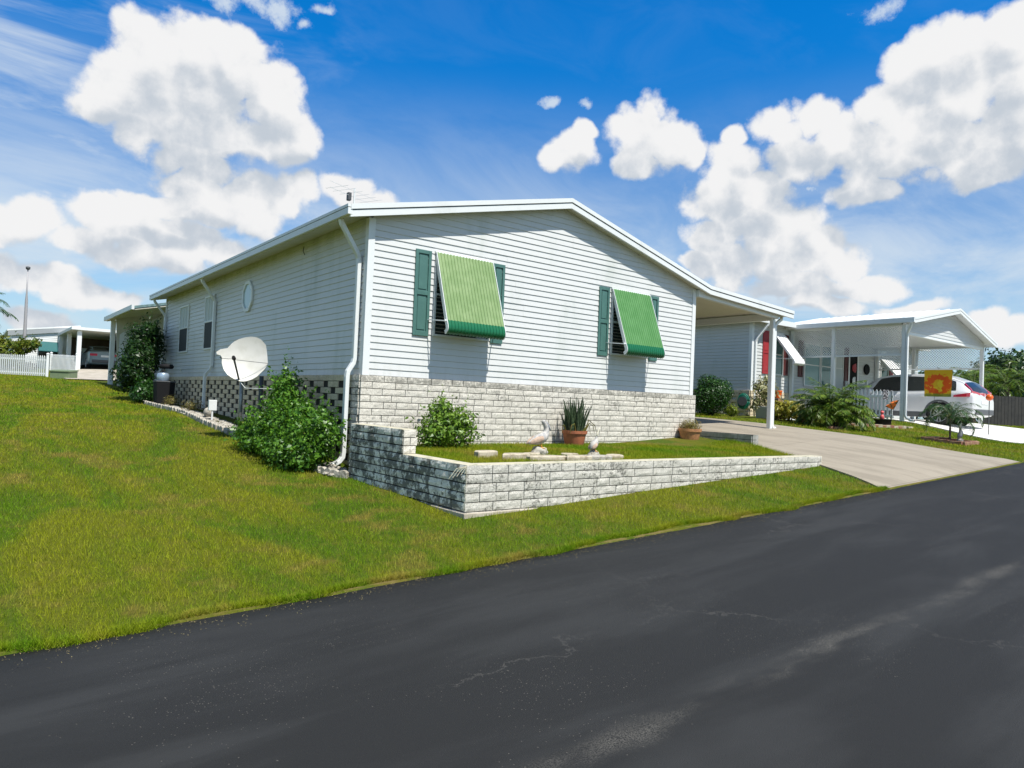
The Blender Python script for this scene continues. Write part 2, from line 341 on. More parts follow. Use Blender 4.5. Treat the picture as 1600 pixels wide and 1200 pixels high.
M_awnA = mat('faded_green_awning', (.25, .4, .15), .42, extra=awn_col((.180, .275, .110), (.235, .330, .150)), spec=.4)
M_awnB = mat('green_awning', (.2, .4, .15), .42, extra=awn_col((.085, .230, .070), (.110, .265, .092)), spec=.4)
M_awnL = mat('emerald_awning_lip', (.008, .125, .050), .32, spec=.5)  # unfaded paint, deepened: the missing sky reflection is put into the lip colour
M_awnW = mat('white_awning', (.80, .79, .77), .4); M_awnR = mat('awning_red_trim', (.12, .05, .04), .5)
M_glass = mat('dark_window_glass', (.02, .024, .026), .06, spec=.8)
M_tglass = mat('teal_window_glass', (.03, .13, .13), .08, spec=.8)
M_screen = mat('insect_screen', (.022, .027, .032), .7)
M_blind = mat('window_blind', (.17, .16, .14), .6); M_curtain = mat('pale_curtain', (.55, .60, .60), .7)
M_shing = mat('roof_shingle', (.22, .24, .24), .9, c2=(.15, .17, .18), sc=9, bump=.01, bsc=25)
M_tealroof = mat('teal_grey_roof', (.16, .26, .26), .8, c2=(.10, .16, .16), sc=9)
M_dishw = mat('dish_white', (.56, .55, .51), .45, c2=(.50, .49, .44), sc=4)
M_steel = mat('galvanised_steel', (.34, .35, .35), .45, metal=.6, c2=(.22, .22, .22), sc=9)
M_dark = mat('black_plastic', (.010, .010, .011), .75, spec=.2)
M_dgrey = mat('dark_grey_metal', (.06, .065, .07), .55)
M_terra = mat('terracotta', (.42, .135, .06), .75, c2=(.30, .10, .05), sc=9, bump=.002)
M_terral = mat('terracotta_light', (.46, .22, .09), .8, c2=(.34, .15, .07), sc=20, bump=.004)
M_rock = mat('white_rock', (.42, .39, .33), .9, c2=(.20, .18, .14), sc=14, lo=.45, hi=.7, bump=.01, bsc=30)
M_flag = mat('flagstone', (.50, .44, .33), .9, c2=(.30, .25, .17), sc=10, bump=.006, bsc=30)
M_brick = mat('red_paver', (.25, .11, .07), .9, c2=(.34, .21, .13), sc=11, bump=.005)
M_wood = mat('grey_wood', (.045, .043, .040), .9, c2=(.03, .03, .03), sc=5)
M_bark = mat('bark', (.12, .09, .06), .9, c2=(.07, .05, .035), sc=20, bump=.01)
M_stem = mat('green_stem', (.10, .12, .04), .8)
def leafm(name, a, b, c=None, tr=.3, sc=14, rough=.42):
    def f(T_, pos, col):
        q = T_.mix(T_.ss(T_.noise(pos, sc, 2, .5), .35, .65), a, b)
        if c is not None: q = T_.mix(T_.ss(T_.noise(T_.v('ADD', pos, (5, 5, 5)), sc*1.6, 2), .66, .74), q, c)
        return q
    return mat(name, a, rough, extra=f, trans=tr, spec=.45)
L_hib = leafm('hibiscus_leaf', (.036, .125, .010), (.125, .270, .020), (.19, .13, .03))
L_shr = leafm('bright_shrub_leaf', (.075, .17, .012), (.19, .31, .03))
L_dark = leafm('dark_foliage', (.010, .038, .008), (.032, .085, .012), (.10, .11, .015), sc=7)
L_hedge = leafm('glossy_hedge_leaf', (.012, .050, .008), (.04, .12, .012), sc=9)
L_snake = leafm('snake_plant_leaf', (.028, .055, .025), (.085, .125, .06), sc=24)
L_palm = leafm('palm_frond', (.045, .11, .012), (.17, .25, .025), sc=9)
L_palm2 = leafm('young_palm_frond', (.015, .06, .012), (.045, .12, .02), sc=9)
L_croton = leafm('croton_leaf', (.28, .27, .02), (.40, .36, .05), (.10, .15, .02), sc=20)
L_var = leafm('cream_edged_leaf', (.12, .15, .04), (.48, .44, .22), (.10, .04, .02), sc=24)
L_dry = leafm('straw_plant', (.24, .17, .05), (.15, .16, .03), sc=30)
L_lime = leafm('lime_plant', (.12, .20, .015), (.24, .28, .03), sc=20)
L_far = leafm('far_tree_leaf', (.018, .045, .012), (.05, .10, .022), sc=2.5, tr=.2)
M_orange = mat('orange_cloth', (.62, .10, .01), .7); M_orangep = mat('orange_plastic', (.75, .12, .01), .4)
M_car = mat('white_car_paint', (.62, .63, .64), .22, coat=1., spec=.5); M_carb = mat('silver_blue_car_paint', (.20, .28, .32), .3, coat=.8)
M_cglass = mat('car_glass', (.012, .016, .018), .05, spec=.9); M_tyre = mat('tyre_rubber', (.016, .016, .016), .85); M_alloy = mat('alloy_rim', (.55, .56, .57), .3, metal=.85)
M_tail = mat('tail_light_red', (.50, .015, .05), .15, coat=1.); M_clad = mat('grey_car_cladding', (.085, .09, .095), .6)
M_ug = mat('utility_green', (.17, .22, .12), .6, c2=(.14, .19, .10), sc=5); M_hose = mat('green_hose', (.01, .17, .11), .4)
M_pel = mat('statue_white', (.50, .47, .42), .7, c2=(.30, .30, .30), sc=25); M_pelw = mat('statue_tan_wing', (.46, .33, .24), .7, c2=(.30, .22, .17), sc=25)
M_pelo = mat('statue_orange', (.65, .33, .05), .6); M_pelg = mat('statue_grey', (.26, .27, .29), .7)

# ================================================================ terrain
YR = -4.97
def zroad(X):
    u = np.clip(np.asarray(X, float)+4.6, -30, 60); v_ = np.clip(u, 0, 25)
    return np.where(u < 0, .03*u, .0405*v_+.0004*v_*v_+.012*np.maximum(u-25, 0))
CP = [(x, YR+.03, float(zroad(x))+.02) for x in (-16, -8, -4.6, -2, 0, 2, 4, 6, 8, 10, 12, 15, 18, 22, 28, 40)]
CP += [(-.43, -3.65, .280), (.57, -3.6, .33), (2.19, -3.6, .435), (4.06, -3.6, .537), (6.79, -3.6, .68), (-.5, -2.2, .35), (-.35, -.4, .41),
  (-4, 0, .33), (-2, -2.5, .20), (-4, 5, .74), (-4, 13, 1.16), (-3, 22, 1.58), (-3, 30, 1.82), (-.9, .0, .42), (-.9, 3.8, .76), (-.9, 8, .98), (-.9, 13.3, 1.12),
  (-10, 0, .3), (-12, 12, 1.0), (-12, 25, 1.6), (0, 20, 1.50), (2, 27, 1.85), (-4, 36, 2.02), (2, 36, 2.38), (8, 36, 2.3), (-4, 45, 2.2), (4, 46, 2.55),
  (3.5, 0, .7), (3.5, -2, .6), (7.2, -3.0, .75), (8.05, -1.3, .88), (8.1, 0, 1.0), (8.0, 8, 1.35), (10.9, 0, 1.125), (11.9, -1.985, 1.07), (11.9, .48, 1.224), (11.9, 3.0, 1.313), (11.9, -4.56, .80), (11.9, 9, 1.42),
  (9.5, -2.5, .93), (14, -.1, 1.22), (14.5, -2.7, .98), (15.9, 3.9, 1.41), (13.8, 2.4, 1.36), (18.3, -3.05, .96), (18.3, 0, 1.45), (21, 0, 1.42), (24.5, 0, 1.45), (21, 4, 1.46), (21, -3, 1.05), (26, -2.5, 1.25), (30, 1, 1.40), (40, 10, 1.45), (16, 12, 1.42), (25, 20, 1.5), (60, 0, 1.5)]
CP = np.array(CP)
def _tps(r2): return np.where(r2 > 1e-12, .5*r2*np.log(np.maximum(r2, 1e-12)), 0.)
_d2 = ((CP[:, None, :2]-CP[None, :, :2])**2).sum(-1); _n = len(CP)
_A = np.zeros((_n+3, _n+3)); _A[:_n, :_n] = _tps(_d2)+np.eye(_n)*.35; _A[:_n, _n] = 1; _A[:_n, _n+1:] = CP[:, :2]; _A[_n:, :_n] = _A[:_n, _n:].T
_w = np.linalg.solve(_A, np.concatenate([CP[:, 2], np.zeros(3)]))
def gz(X, Y):
    X = np.asarray(X, float); Y = np.asarray(Y, float); sh_ = np.broadcast(X, Y).shape; Xf = np.broadcast_to(X, sh_).ravel(); Yf = np.broadcast_to(Y, sh_).ravel()
    out = np.empty(Xf.size)
    for i in range(0, Xf.size, 200000):
        x = Xf[i:i+200000]; y = Yf[i:i+200000]; r2 = (x[:, None]-CP[:, 0])**2+(y[:, None]-CP[:, 1])**2
        out[i:i+200000] = _tps(r2)@_w[:_n]+_w[_n]+_w[_n+1]*x+_w[_n+2]*y
    z = out; rr = np.sqrt((Xf-5)**2+(Yf-8)**2); k = np.clip((rr-38)/25, 0, 1); k = k*k*(3-2*k); z = z*(1-k)+1.35*k
    kk = np.clip((Yf-(YR+.0))/.45, 0, 1); z = np.where(Yf < YR+.45, (zroad(Xf)+.012)*(1-kk)+z*kk, z)
    z = np.where(Yf < YR, zroad(Xf)-.012, z)
    return z.reshape(sh_) if sh_ else float(z[0])
def g1(x, y): return float(gz(np.array([x]), np.array([y]))[0])

def grid_obj(name, xs, ys, zf, mt, kind='structure'):
    X, Y = np.meshgrid(xs, ys); Z = zf(X, Y); V_ = np.stack([X, Y, Z], -1).reshape(-1, 3); nx, ny = len(xs), len(ys)
    i = np.arange((ny-1)*(nx-1)); r = i//(nx-1); c = i % (nx-1); a = r*nx+c
    F_ = np.stack([a, a+1, a+nx+1, a+nx], 1)
    me = bpy.data.meshes.new(name); me.from_pydata(V_.tolist(), [], F_.tolist()); me.materials.append(mt)
    me.polygons.foreach_set('use_smooth', [True]*len(me.polygons)); o = bpy.data.objects.new(name, me); COL.objects.link(o)
    if kind: o['kind'] = kind
    return o
def span(a, b, st): return list(np.linspace(a, b, max(2, int(round((b-a)/st))+1)))
xs = sorted(set([-1500, -500, -150, -80, -50, -32]+span(-24, -8, 1.)+span(-7.6, 20, .2)+span(20.5, 34, .5)+[38, 45, 60, 90, 200, 600, 1500]))
ys = sorted(set([-1500, -500, -150, -60, -30, -20, YR-.02, YR]+span(-17, -5.2, .6)+span(YR+.05, 6, .15)+span(6.3, 30, .4)+span(31, 55, 1.2)+[62, 75, 100, 200, 600, 1500]))
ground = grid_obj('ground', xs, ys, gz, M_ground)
# road: its lawn-side edge wanders a little
def road():
    xs_ = span(-40, 60, .12); ys_ = [-16.4, -12, -9, -7, -6, -5.3]; mb = MB(); rows_ = []
    for x in xs_:
        e = YR-.01+.030*mnoise.noise(Vector((x*.9, 3, 0)))+.018*mnoise.noise(Vector((x*4, 7, 0)))
        z = float(zroad(x)); rows_.append([(x, y, z+.02*sin((y+16.4)/11.4*pi)) for y in ys_]+[(x, e, z), (x, e+.012, z-.03)])
    n = len(rows_[0]); vs = [p for r in rows_ for p in r]
    mb.add(vs, [(i*n+j, (i+1)*n+j, (i+1)*n+j+1, i*n+j+1) for i in range(len(rows_)-1) for j in range(n-1)])
    o = mb.build('road', M_road, smooth=True); o['kind'] = 'structure'
road()
def dleft(y): return float(np.interp(y, [YR, -3.6, -2.4, -1.35, 0, 40], [6.08, 6.78, 7.35, 8.0, 8.02, 8.02]))
def slab(name, mt, ys_, left, right, lift, nx=14, kind='structure'):
    mb = MB(); rows_ = []
    for y in ys_:
        l, r = left(y), right(y); X_ = np.linspace(l, r, nx); Z_ = gz(X_, np.full(nx, y))+lift
        if y <= YR+.001: Z_ = zroad(X_)+.006
        rows_.append([(l, y, Z_[0]-.12)]+[(x, y, z) for x, z in zip(X_, Z_)]+[(r, y, Z_[-1]-.12)])
    n = nx+2; vs = [p for r in rows_ for p in r]
    mb.add(vs, [(i*n+j, i*n+j+1, (i+1)*n+j+1, (i+1)*n+j) for i in range(len(rows_)-1) for j in range(n-1)])
    o = mb.build(name, mt); o['kind'] = kind; return o
slab('driveway', M_conc, span(YR, 16, .3), dleft, lambda y: 11.9, .03)
slab('driveway_white', M_concw, span(YR, 3.9, .3), lambda y: 18.38, lambda y: 24.4, .03)
slab('carport_apron', M_concp, span(24.6, 41, .8), lambda y: float(np.interp(y, [24.6, 27, 36, 41], [-1.5, -1.6, -.3, -.3])), lambda y: 4.0, .05)

# ================================================================ the mobile home
def siding(mb, p0, dv, nv, length, z0, z1, pitch=.1016, xr=None, lip=.014):
    """lapped courses on a wall: p0 corner, dv along, nv outwards; xr(z) gives the span left by a sloping roof"""
    p0 = np.array(p0, float); dv = np.array(dv, float); nv = np.array(nv, float); z = z0; U = np.array([0, 0, 1.])
    while z < z1-1e-4:
        zt = min(z+pitch, z1); a0, b0 = (0, length) if xr is None else xr(z); a1, b1 = (0, length) if xr is None else xr(zt)
        if b0-a0 < .02: break
        if b1 < a1: a1 = b1 = (a0+b0)/2
        P = lambda s_, zz, o_: p0*np.array([1, 1, 0])+dv*s_+nv*o_+U*zz
        zl = z+.006
        k_ = int(round((z-z0)/pitch))//2; bk = [q for q in (((k_*1.73) % 3.66)+3.66*i for i in range(-1, 5)) if max(a0, a1)+.15 < q < min(b0, b1)-.15]
        cuts = [None]+bk+[None]
        for i in range(len(cuts)-1):
            l0, l1 = (a0, a1) if cuts[i] is None else (cuts[i]-.02,)*2; r0, r1 = (b0, b1) if cuts[i+1] is None else (cuts[i+1],)*2; e = .0022*(i % 2)
            mb.add([P(l0, z, .001), P(r0, z, .001), P(r0, zl, lip+e), P(l0, zl, lip+e), P(r1, zt, .0015+e), P(l1, zt, .0015+e)], [(0, 1, 2, 3), (3, 2, 4, 5)])
        z = zt
def blocks(mb, p0, dv, nv, length, ztop, rows, h=.1017, blen=.40, rough=.012, joint=.010, depth=.03, off0=0., cap_rows=0, pierce=None, seed=0, zbot=None):
    """courses of rough-faced block as separate pillowy faces in front of the mortar"""
    p0 = np.array(p0, float); dv = np.array(dv, float); nv = np.array(nv, float); U = np.array([0, 0, 1.]); rnd = random.Random(seed)
    for r in range(rows):
        zt = ztop-r*h; zb = zt-h+joint
        s_ = -blen*(.5 if r % 2 else 0)-off0-rnd.random()*.04
        if pierce: s_ = -(.3 if r % 2 else 0.)-off0
        while s_ < length:
            L_ = blen*(1 if pierce else rnd.choice((1, 1, 1.1, .55, 1, .9)));
            a, b = max(s_, 0), min(s_+L_-joint, length)
            solid = True
            if pierce and r >= pierce[0] and r < pierce[1]: L_adv = blen+.2; 
            elif pierce: L_adv = blen; 
            else: L_adv = L_
            if b-a > .03:
                nx = max(2, int((b-a)/.045)+1); nz = 3; g = []
                for j in range(nz+1):
                    for i in range(nx+1):
                        u = i/nx; w = j/nz; edge = (i in (0, nx)) or (j in (0, nz)); q = p0*np.array([1, 1, 0])+dv*(a+(b-a)*u)+U*(zb+(zt-zb)*w)
                        n_ = mnoise.noise(Vector((q[0]*9+seed, q[1]*9, q[2]*14)))+.5*mnoise.noise(Vector((q[0]*23, q[1]*23+seed, q[2]*31)))
                        g.append(q+nv*(depth+(.0 if edge else rough*.45)+rough*n_*(.2 if edge else 1)))
                m_ = nx+1; fs = [(j*m_+i, j*m_+i+1, (j+1)*m_+i+1, (j+1)*m_+i) for j in range(nz) for i in range(nx)]
                per = [i for i in range(m_)]+[j*m_+nx for j in range(1, nz+1)]+[nz*m_+i for i in range(nx-1, -1, -1)]+[j*m_ for j in range(nz-1, 0, -1)]
                back = [g[i]-nv*(depth+(.10 if pierce else .0)+rough*0) for i in per]; o_ = len(g); k = len(per)
                fs += [(per[i], o_+i, o_+(i+1) % k, per[(i+1) % k]) for i in range(k)]
                mb.add(g+back, fs)
            s_ += L_adv
HW, HL, ZS = 7.84, 13.9, 1.865
def rtop(x): return 4.343+(x+.42)*.2302 if x < 3.92 else 5.342-(x-3.92)*.2519
def gx(z):  # wall span under the roof at height z
    return (max(0, (z+.15-4.343)/.2302-.42), min(HW, 3.92+(5.342-.15-z)/.2519))
home = thing('mobile_home', (3.9, 0, .8), 'pale grey vinyl-sided home with two green window awnings, standing behind the block-walled planter', 'house')
mb = MB(); siding(mb, (0, 0, 0), (1, 0, 0), (0, -1, 0), HW, ZS, 5.2, xr=gx)
siding(mb, (0, HL, 0), (0, -1, 0), (-1, 0, 0), HL, ZS, 4.29); siding(mb, (HW, 0, 0), (0, 1, 0), (1, 0, 0), HL, ZS, 4.2)
siding(mb, (HW, HL, 0), (-1, 0, 0), (0, 1, 0), HW, ZS, 5.2, xr=lambda z: (HW-gx(z)[1], HW-gx(z)[0]))
wall = mb.build('siding_wall', M_siding, home)
for (x, y, sx, sy) in ((0, 0, -1, -1), (HW, 0, 1, -1), (0, HL, -1, 1)):
    zt = 4.27 if x == 0 else 4.20; mb = MB()
    w = .085
    mb.box(min(x+sx*.026, x-sx*w), max(x+sx*.026, x-sx*w), min(y+sy*.003, y+sy*.026), max(y+sy*.003, y+sy*.026), ZS-.005, zt)
    mb.box(min(x+sx*.003, x+sx*.026), max(x+sx*.003, x+sx*.026), min(y+sy*.0028, y-sy*w), max(y+sy*.0028, y-sy*w), ZS-.005, zt-.002)
    mb.build('corner_trim', M_white, home, bevel=.003)
# skirting
mb = MB(); blocks(mb, (-.06, -.045, 0), (1, 0, 0), (0, -1, 0), HW+.12, ZS, 14, rough=.006, seed=3)
mb.k = 1; mb.box(-.058, HW+.058, -.058, -.0, .3, ZS-.012); mb.build('front_skirting', [M_blockF, M_mortar], home)
mb = MB(); blocks(mb, (-.045, HL, 0), (0, -1, 0), (-1, 0, 0), HL-.02, ZS, 14, rough=.004, pierce=(1, 13), off0=.12, seed=5)
sk = mb.build('pierced_skirting', M_blockS, home)
mb = MB(); mb.box(-.056, .06, .24, HL-.01, .3, ZS-.012); mb.box(-.045, .06, .001, .2395, .3, ZS-.013); mb.build('opening_shade_backing', M_black, home)  # dark sheet just behind the block faces stands in for shade in the openings
mb = MB(); blocks(mb, (-.05, .22, 0), (0, -1, 0), (-1, 0, 0), .26, ZS, 14, rough=.010, blen=.26, seed=8); mb.build('corner_blocks', M_blockP, home)
mb = MB(); mb.box(HW+.002, HW+.05, 0, HL, .5, ZS); mb.box(0, HW, HL, HL+.05, .5, ZS); mb.build('rear_skirting', M_blockS, home)
# roof
RP = [(-.42, 4.343), (3.92, 5.342), (8.12, 4.284)]; CPX = [(8.12, 4.284), (11.48, 4.10)]
def strip(mb, pts, o0, o1, y0, y1):
    top = [(x, y0, z-o0) for x, z in pts]; bot = [(x, y0, z-o1) for x, z in reversed(pts)]
    return mb.prism(top+bot, (0, y1-y0, 0))
mb = MB()
for a, b in ((0, 1), (1, 2)): strip(mb, [RP[a], RP[b]], .006, .05, -.19, HL+.2)
roof = mb.build('roof', M_shing, home)
mb = MB()
for a, b in ((0, 1), (1, 2)): strip(mb, [RP[a], RP[b]], .0505, .147, -.172, HL+.19)
mb.build('soffit', M_soffit, home)
mb = MB()
ALL = RP+[CPX[1]]
for a, b in ((0, 1), (1, 2), (2, 3)):
    strip(mb, [ALL[a], ALL[b]], -.012, .064, -.232, -.186); strip(mb, [ALL[a], ALL[b]], .080, .176, -.218, -.176)
mb.k = 1
for a, b in ((0, 1), (1, 2), (2, 3)): strip(mb, [ALL[a], ALL[b]], .0645, .0795, -.205, -.187)
mb.build('gable_fascia', [M_white, M_dgrey], home)
mb = MB(); mb.box(-.465, -.395, -.222, HL+.2, 4.205, 4.300); mb.box(-.470, -.400, -.225, HL+.2, 4.309, 4.352); mb.k = 1; mb.box(-.455, -.40, -.21, HL+.19, 4.300, 4.309)
mb.build('gutter', [M_white, M_dgrey], home)
# carport roof, beams and posts
mb = MB(); strip(mb, [(8.13, 4.284), (11.48, 4.10)], .006, .09, -.185, 12.2); cpr = mb.build('carport_roof', M_white, home)
mb = MB(); strip(mb, [(HW+.03, 4.30), (11.40, 4.104)], .0905, .10, -.17, 12.1)
for k in range(28): mb.box(HW+.04, 11.3, .4+k*.42, .408+k*.42, 4.0, 4.0)
mb.build('carport_ceiling', M_cream, home)
mb = MB()
mb.prism([(HW+.03, -.1, 4.188), (11.0, -.1, 4.022), (11.0, -.1, 3.872), (HW+.03, -.1, 4.038)], (0, .1, 0))
mb.box(10.86, 10.99, .0005, 12.0, 3.84, 4.00); mb.box(11.25, 11.42, -.15, 12.05, 3.975, 4.0)
mb.build('carport_beam', M_white, home)
def post(parent, x, y, zt, name='carport_post', w=.1, zb=None):
    z0 = (g1(x, y)+.02) if zb is None else zb; mb = MB(); mb.box(x-w/2, x+w/2, y-w/2, y+w/2, z0, zt); mb.k = 0
    mb.box(x-w/2+.018, x+w/2-.018, y-w/2-.006, y-w/2-.0005, z0+.02, zt-.02)
    return mb.build(name, M_white, parent, bevel=.006)
for y in (0.02, 4.6, 9.2): post(home, 10.93, y, 3.85)
def spout(parent, pts, w=.075, name='downspout', m_=None, open_end=True):
    mb = MB()
    P = [np.array(p, float) for p in pts]
    for i in range(len(P)-1):
        d_ = (P[i+1]-P[i]); d_ /= np.linalg.norm(d_)
        mb.tube([P[i]-d_*.015, P[i+1]+d_*.015], w*.62, 4)
    o = mb.build(name, m_ or M_white, parent, bevel=.008)
    return o
def spout2(parent, pts, w=.085, t=.065, flat=(0, 1, 0), m_=None):
    """rectangular pipe swept through the points, mitred"""
    P = [np.array(p, float) for p in pts]; rings = []; fl = np.array(flat, float)
    for i in range(len(P)):
        d_ = P[min(i+1, len(P)-1)]-P[max(i-1, 0)]; d_ /= np.linalg.norm(d_); u = np.cross(d_, fl); u /= np.linalg.norm(u)
        rings.append([P[i]+fl*sx*w/2+u*sy*t/2 for sx, sy in ((-1,-1),(1,-1),(1,1),(-1,1))])
    mb = MB(); mb.loft(rings); P_ = P[-1]; d_ = P[-1]-P[-2]; d_ /= np.linalg.norm(d_)
    o = mb.build('downspout', m_ or M_white, parent, bevel=.01)
    m2 = MB(); m2.loft([[q+d_*.001-(q-P_)*.14 for q in rings[-1]], [q+d_*.003-(q-P_)*.14 for q in rings[-1]]]); m2.build('spout_opening', M_black, o)
    return o
spout2(home, [(-.40, .17, 4.21), (-.38, .17, 4.14), (-.10, .20, 3.74), (-.058, .21, 3.66), (-.058, .21, 2.12), (-.075, .21, 2.04), (-.155, .21, 1.91), (-.165, .21, 1.83), (-.165, .21, .68), (-.175, .21, .60), (-.22, .21, .54), (-.30, .20, .50), (-.36, .19, .48)])
spout2(home, [(-.40, 8.2, 4.21), (-.38, 8.2, 4.14), (-.10, 8.25, 3.78), (-.058, 8.26, 3.70), (-.058, 8.26, 2.12), (-.075, 8.3, 2.04), (-.155, 8.38, 1.91), (-.165, 8.4, 1.83), (-.165, 8.4, 1.08)])
spout2(home, [(-.40, 13.72, 4.21), (-.38, 13.72, 4.14), (-.10, 13.74, 3.78), (-.058, 13.74, 3.70), (-.058, 13.74, 2.12), (-.155, 13.76, 1.91), (-.165, 13.76, 1.2)])
spout2(home, [(11.32, .02, 3.98), (11.30, .02, 3.90), (11.10, .02, 3.78), (11.045, .02, 3.70), (11.045, .02, 1.26), (11.06, .02, 1.21), (11.12, .02, 1.175), (11.19, .02, 1.17)], w=.06, t=.075)
# shutters, windows, awnings on the gable wall
def shutter(parent, x0, x1, z0, z1, y=-.006, m_=None):
    mb = MB(); m_ = m_ or M_shut; d0, d1 = y-.030, y-.0; zm = z0+(z1-z0)*.5; s = .05
    mb.box(x0, x0+s, d0, d1, z0, z1); mb.box(x1-s, x1, d0, d1, z0, z1)
    for a, b in ((z0, z0+.075), (zm-.035, zm+.035), (z1-.06, z1)): mb.box(x0+s, x1-s, d0, d1, a, b)
    mb.box(x0+s, x1-s, d0+.020, d1, z0+.075, zm-.035); mb.box(x0+s, x1-s, d0+.020, d1, zm+.035, z1-.06)
    for a, b in ((z0+.075, zm-.035), (zm+.035, z1-.06)):
        mb.box(x0+s+.022, x1-s-.022, d0+.010, d0+.0205, a+.025, b-.025)
    return mb.build('shutter', m_, parent, bevel=.003)
def window_y(parent, x0, x1, z0, z1, y=-.012, fr=.035):
    """double-hung window in a wall that faces -Y"""
    mb = MB(); zm = (z0+z1)/2; o0 = y-.032
    mb.box(x0-fr, x0, o0, y, z0-fr, z1+fr); mb.box(x1, x1+fr, o0, y, z0-fr, z1+fr); mb.box(x0, x1, o0, y, z1, z1+fr); mb.box(x0, x1, o0-.006, y, z0-fr, z0); mb.box(x0, x1, o0+.012, y, zm-.018, zm+.018)
    w = mb.build('window', M_white, parent, bevel=.003)
    mb = MB(); mb.box(x0, x1, y-.012, y-.009, z0, zm-.018); mb.box(x0, x1, y-.012, y-.009, zm+.018, z1); mb.build('pane', M_glass, w)
    mb = MB(); z = z0+.03
    while z < z1-.01: mb.box(x0+.008, x1-.008, y-.016, y-.0125, z, z+.020); z += .062
    mb.build('blind_slats', M_blind, w); return w
def awning(parent, x0, x1, zt, zb, ma, ml, y0=-.03, out=.49, ribs=18, side=M_white, trim=None):
    H = zt-zb; prof = [(y0, zt), (y0-.015, zt-.004), (-out+.045, zb+.21*H/1.33), (-out+.008, zb+.135*H/1.33), (-out, zb+.075*H/1.33), (-out+.022, zb+.025*H/1.33), (-out+.075, zb)]
    pts = []                                                   # refine the curve of the lip
    for i in range(len(prof)-1):
        n = 10 if i == 1 else 3
        for k in range(n): pts.append(tuple(np.array(prof[i])*(1-k/n)+np.array(prof[i+1])*k/n))
    pts.append(prof[-1]); P = np.array(pts)
    for _ in range(3): Q = P.copy(); Q[14:-1] = (P[13:-2]+P[14:-1]*2+P[15:])/4; P = Q
    tn = np.gradient(P, axis=0); tn /= np.linalg.norm(tn, axis=1)[:, None]; nr = np.stack([tn[:, 1], -tn[:, 0]], 1)
    nr[nr[:, 0] > 0] *= 1
    xs_ = []; w = (x1-x0)/ribs
    for r in range(ribs): xs_ += [(x0+w*r, 0), (x0+w*(r+.14), .012), (x0+w*(r+.52), .012), (x0+w*(r+.66), 0)]
    xs_.append((x1, 0)); n = len(xs_); mb = MB(); vs = []
    for th in (0, -.004):
        for p_, q_ in zip(P, nr):
            for x, o_ in xs_: vs.append((x, p_[0]+q_[0]*(o_+th), p_[1]+q_[1]*(o_+th)))
    m_ = len(P); base_ = m_*n
    for i in range(m_-1):
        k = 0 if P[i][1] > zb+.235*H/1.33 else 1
        for j in range(n-1):
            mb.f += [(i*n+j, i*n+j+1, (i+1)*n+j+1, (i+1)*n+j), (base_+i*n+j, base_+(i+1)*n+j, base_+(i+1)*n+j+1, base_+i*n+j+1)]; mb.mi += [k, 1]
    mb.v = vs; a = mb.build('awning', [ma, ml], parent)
    for x, sx in ((x0, -1), (x1, 1)):
        mb = MB(); xa, xb = (x-.012, x-.001) if sx < 0 else (x+.001, x+.012); inn = []
        for p_, q_ in zip(P, nr): inn.append((p_[0]-q_[0]*.055*(min(1, .25+(zt-p_[1])*2.2)), p_[1]-q_[1]*.055))
        ring = [(xa, p[0]+q[0]*.012, p[1]+q[1]*.012) for p, q in zip(P, nr)]+[(xa, u, v_) for u, v_ in reversed(inn)]
        mb.prism(ring, (xb-xa, 0, 0)); mb.build('awning_side_panel', side, a)
        mb = MB(); ax = x+sx*.02; mb.bar((ax, -out+.06, zb+.20), (ax+sx*.09, y0+.01, zb+.235), .016, .016); mb.ball((ax, -out+.062, zb+.20), .022, 5)
        mb.build('awning_arm', M_white, a)
    mb = MB(); mb.box(x0-.02, x1+.02, y0-.006, y0+.022, zt-.004, zt+.028); mb.build('awning_head_rail', side, a)
    return a
for x0, x1 in ((.805, 1.095), (2.33, 2.585)): shutter(home, x0, x1, 2.55, 3.93)
for x0, x1 in ((4.90, 5.18), (6.38, 6.63)): shutter(home, x0, x1, 2.53, 3.875)
window_y(home, 1.21, 2.26, 2.60, 3.90); window_y(home, 5.29, 6.30, 2.60, 3.84)
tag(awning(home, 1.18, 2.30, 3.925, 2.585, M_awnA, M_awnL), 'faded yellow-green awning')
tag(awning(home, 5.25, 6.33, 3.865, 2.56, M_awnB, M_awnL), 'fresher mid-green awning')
# windows of the long wall
def window_x(parent, y0, y1, z0, z1):
    mb = MB(); fr = .04; zm = (z0+z1)/2+.03
    mb.box(-.045, -.012, y0-fr, y0, z0-fr, z1+fr); mb.box(-.045, -.012, y1, y1+fr, z0-fr, z1+fr); mb.box(-.045, -.012, y0, y1, z1, z1+fr); mb.box(-.05, -.012, y0, y1, z0-fr, z0); mb.box(-.04, -.012, y0, y1, zm-.022, zm+.022)
    for k in (1, 2): y = y0+(y1-y0)*k/3; mb.box(-.034, -.0202, y-.009, y+.009, zm+.022, z1)
    w = mb.build('window', M_white, parent, bevel=.003)
    mb = MB(); mb.box(-.030, -.027, y0, y1, z0, zm-.022); mb.build('insect_screen', M_screen, w)
    mb = MB(); mb.box(-.020, -.017, y0, y1, zm+.022, z1); mb.build('pane', M_curtain, w)
    return w
window_x(home, 10.98, 11.9, 2.58, 3.82); window_x(home, 8.42, 9.2, 2.58, 3.86)
mb = MB(); cy, cz = 5.78, 3.60; oc = [(cy+.345*cos(pi/8+k*pi/4)/cos(pi/8), cz+.335*sin(pi/8+k*pi/4)/cos(pi/8)) for k in range(8)]; ic = [(cy+(y-cy)*.78, cz+(z-cz)*.78) for y, z in oc]
for k in range(8):
    a, b = oc[k], oc[(k+1) % 8]; c_, d_ = ic[(k+1) % 8], ic[k]; mb.prism([(-.05, *a), (-.05, *b), (-.05, *c_), (-.05, *d_)], (.04, 0, 0))
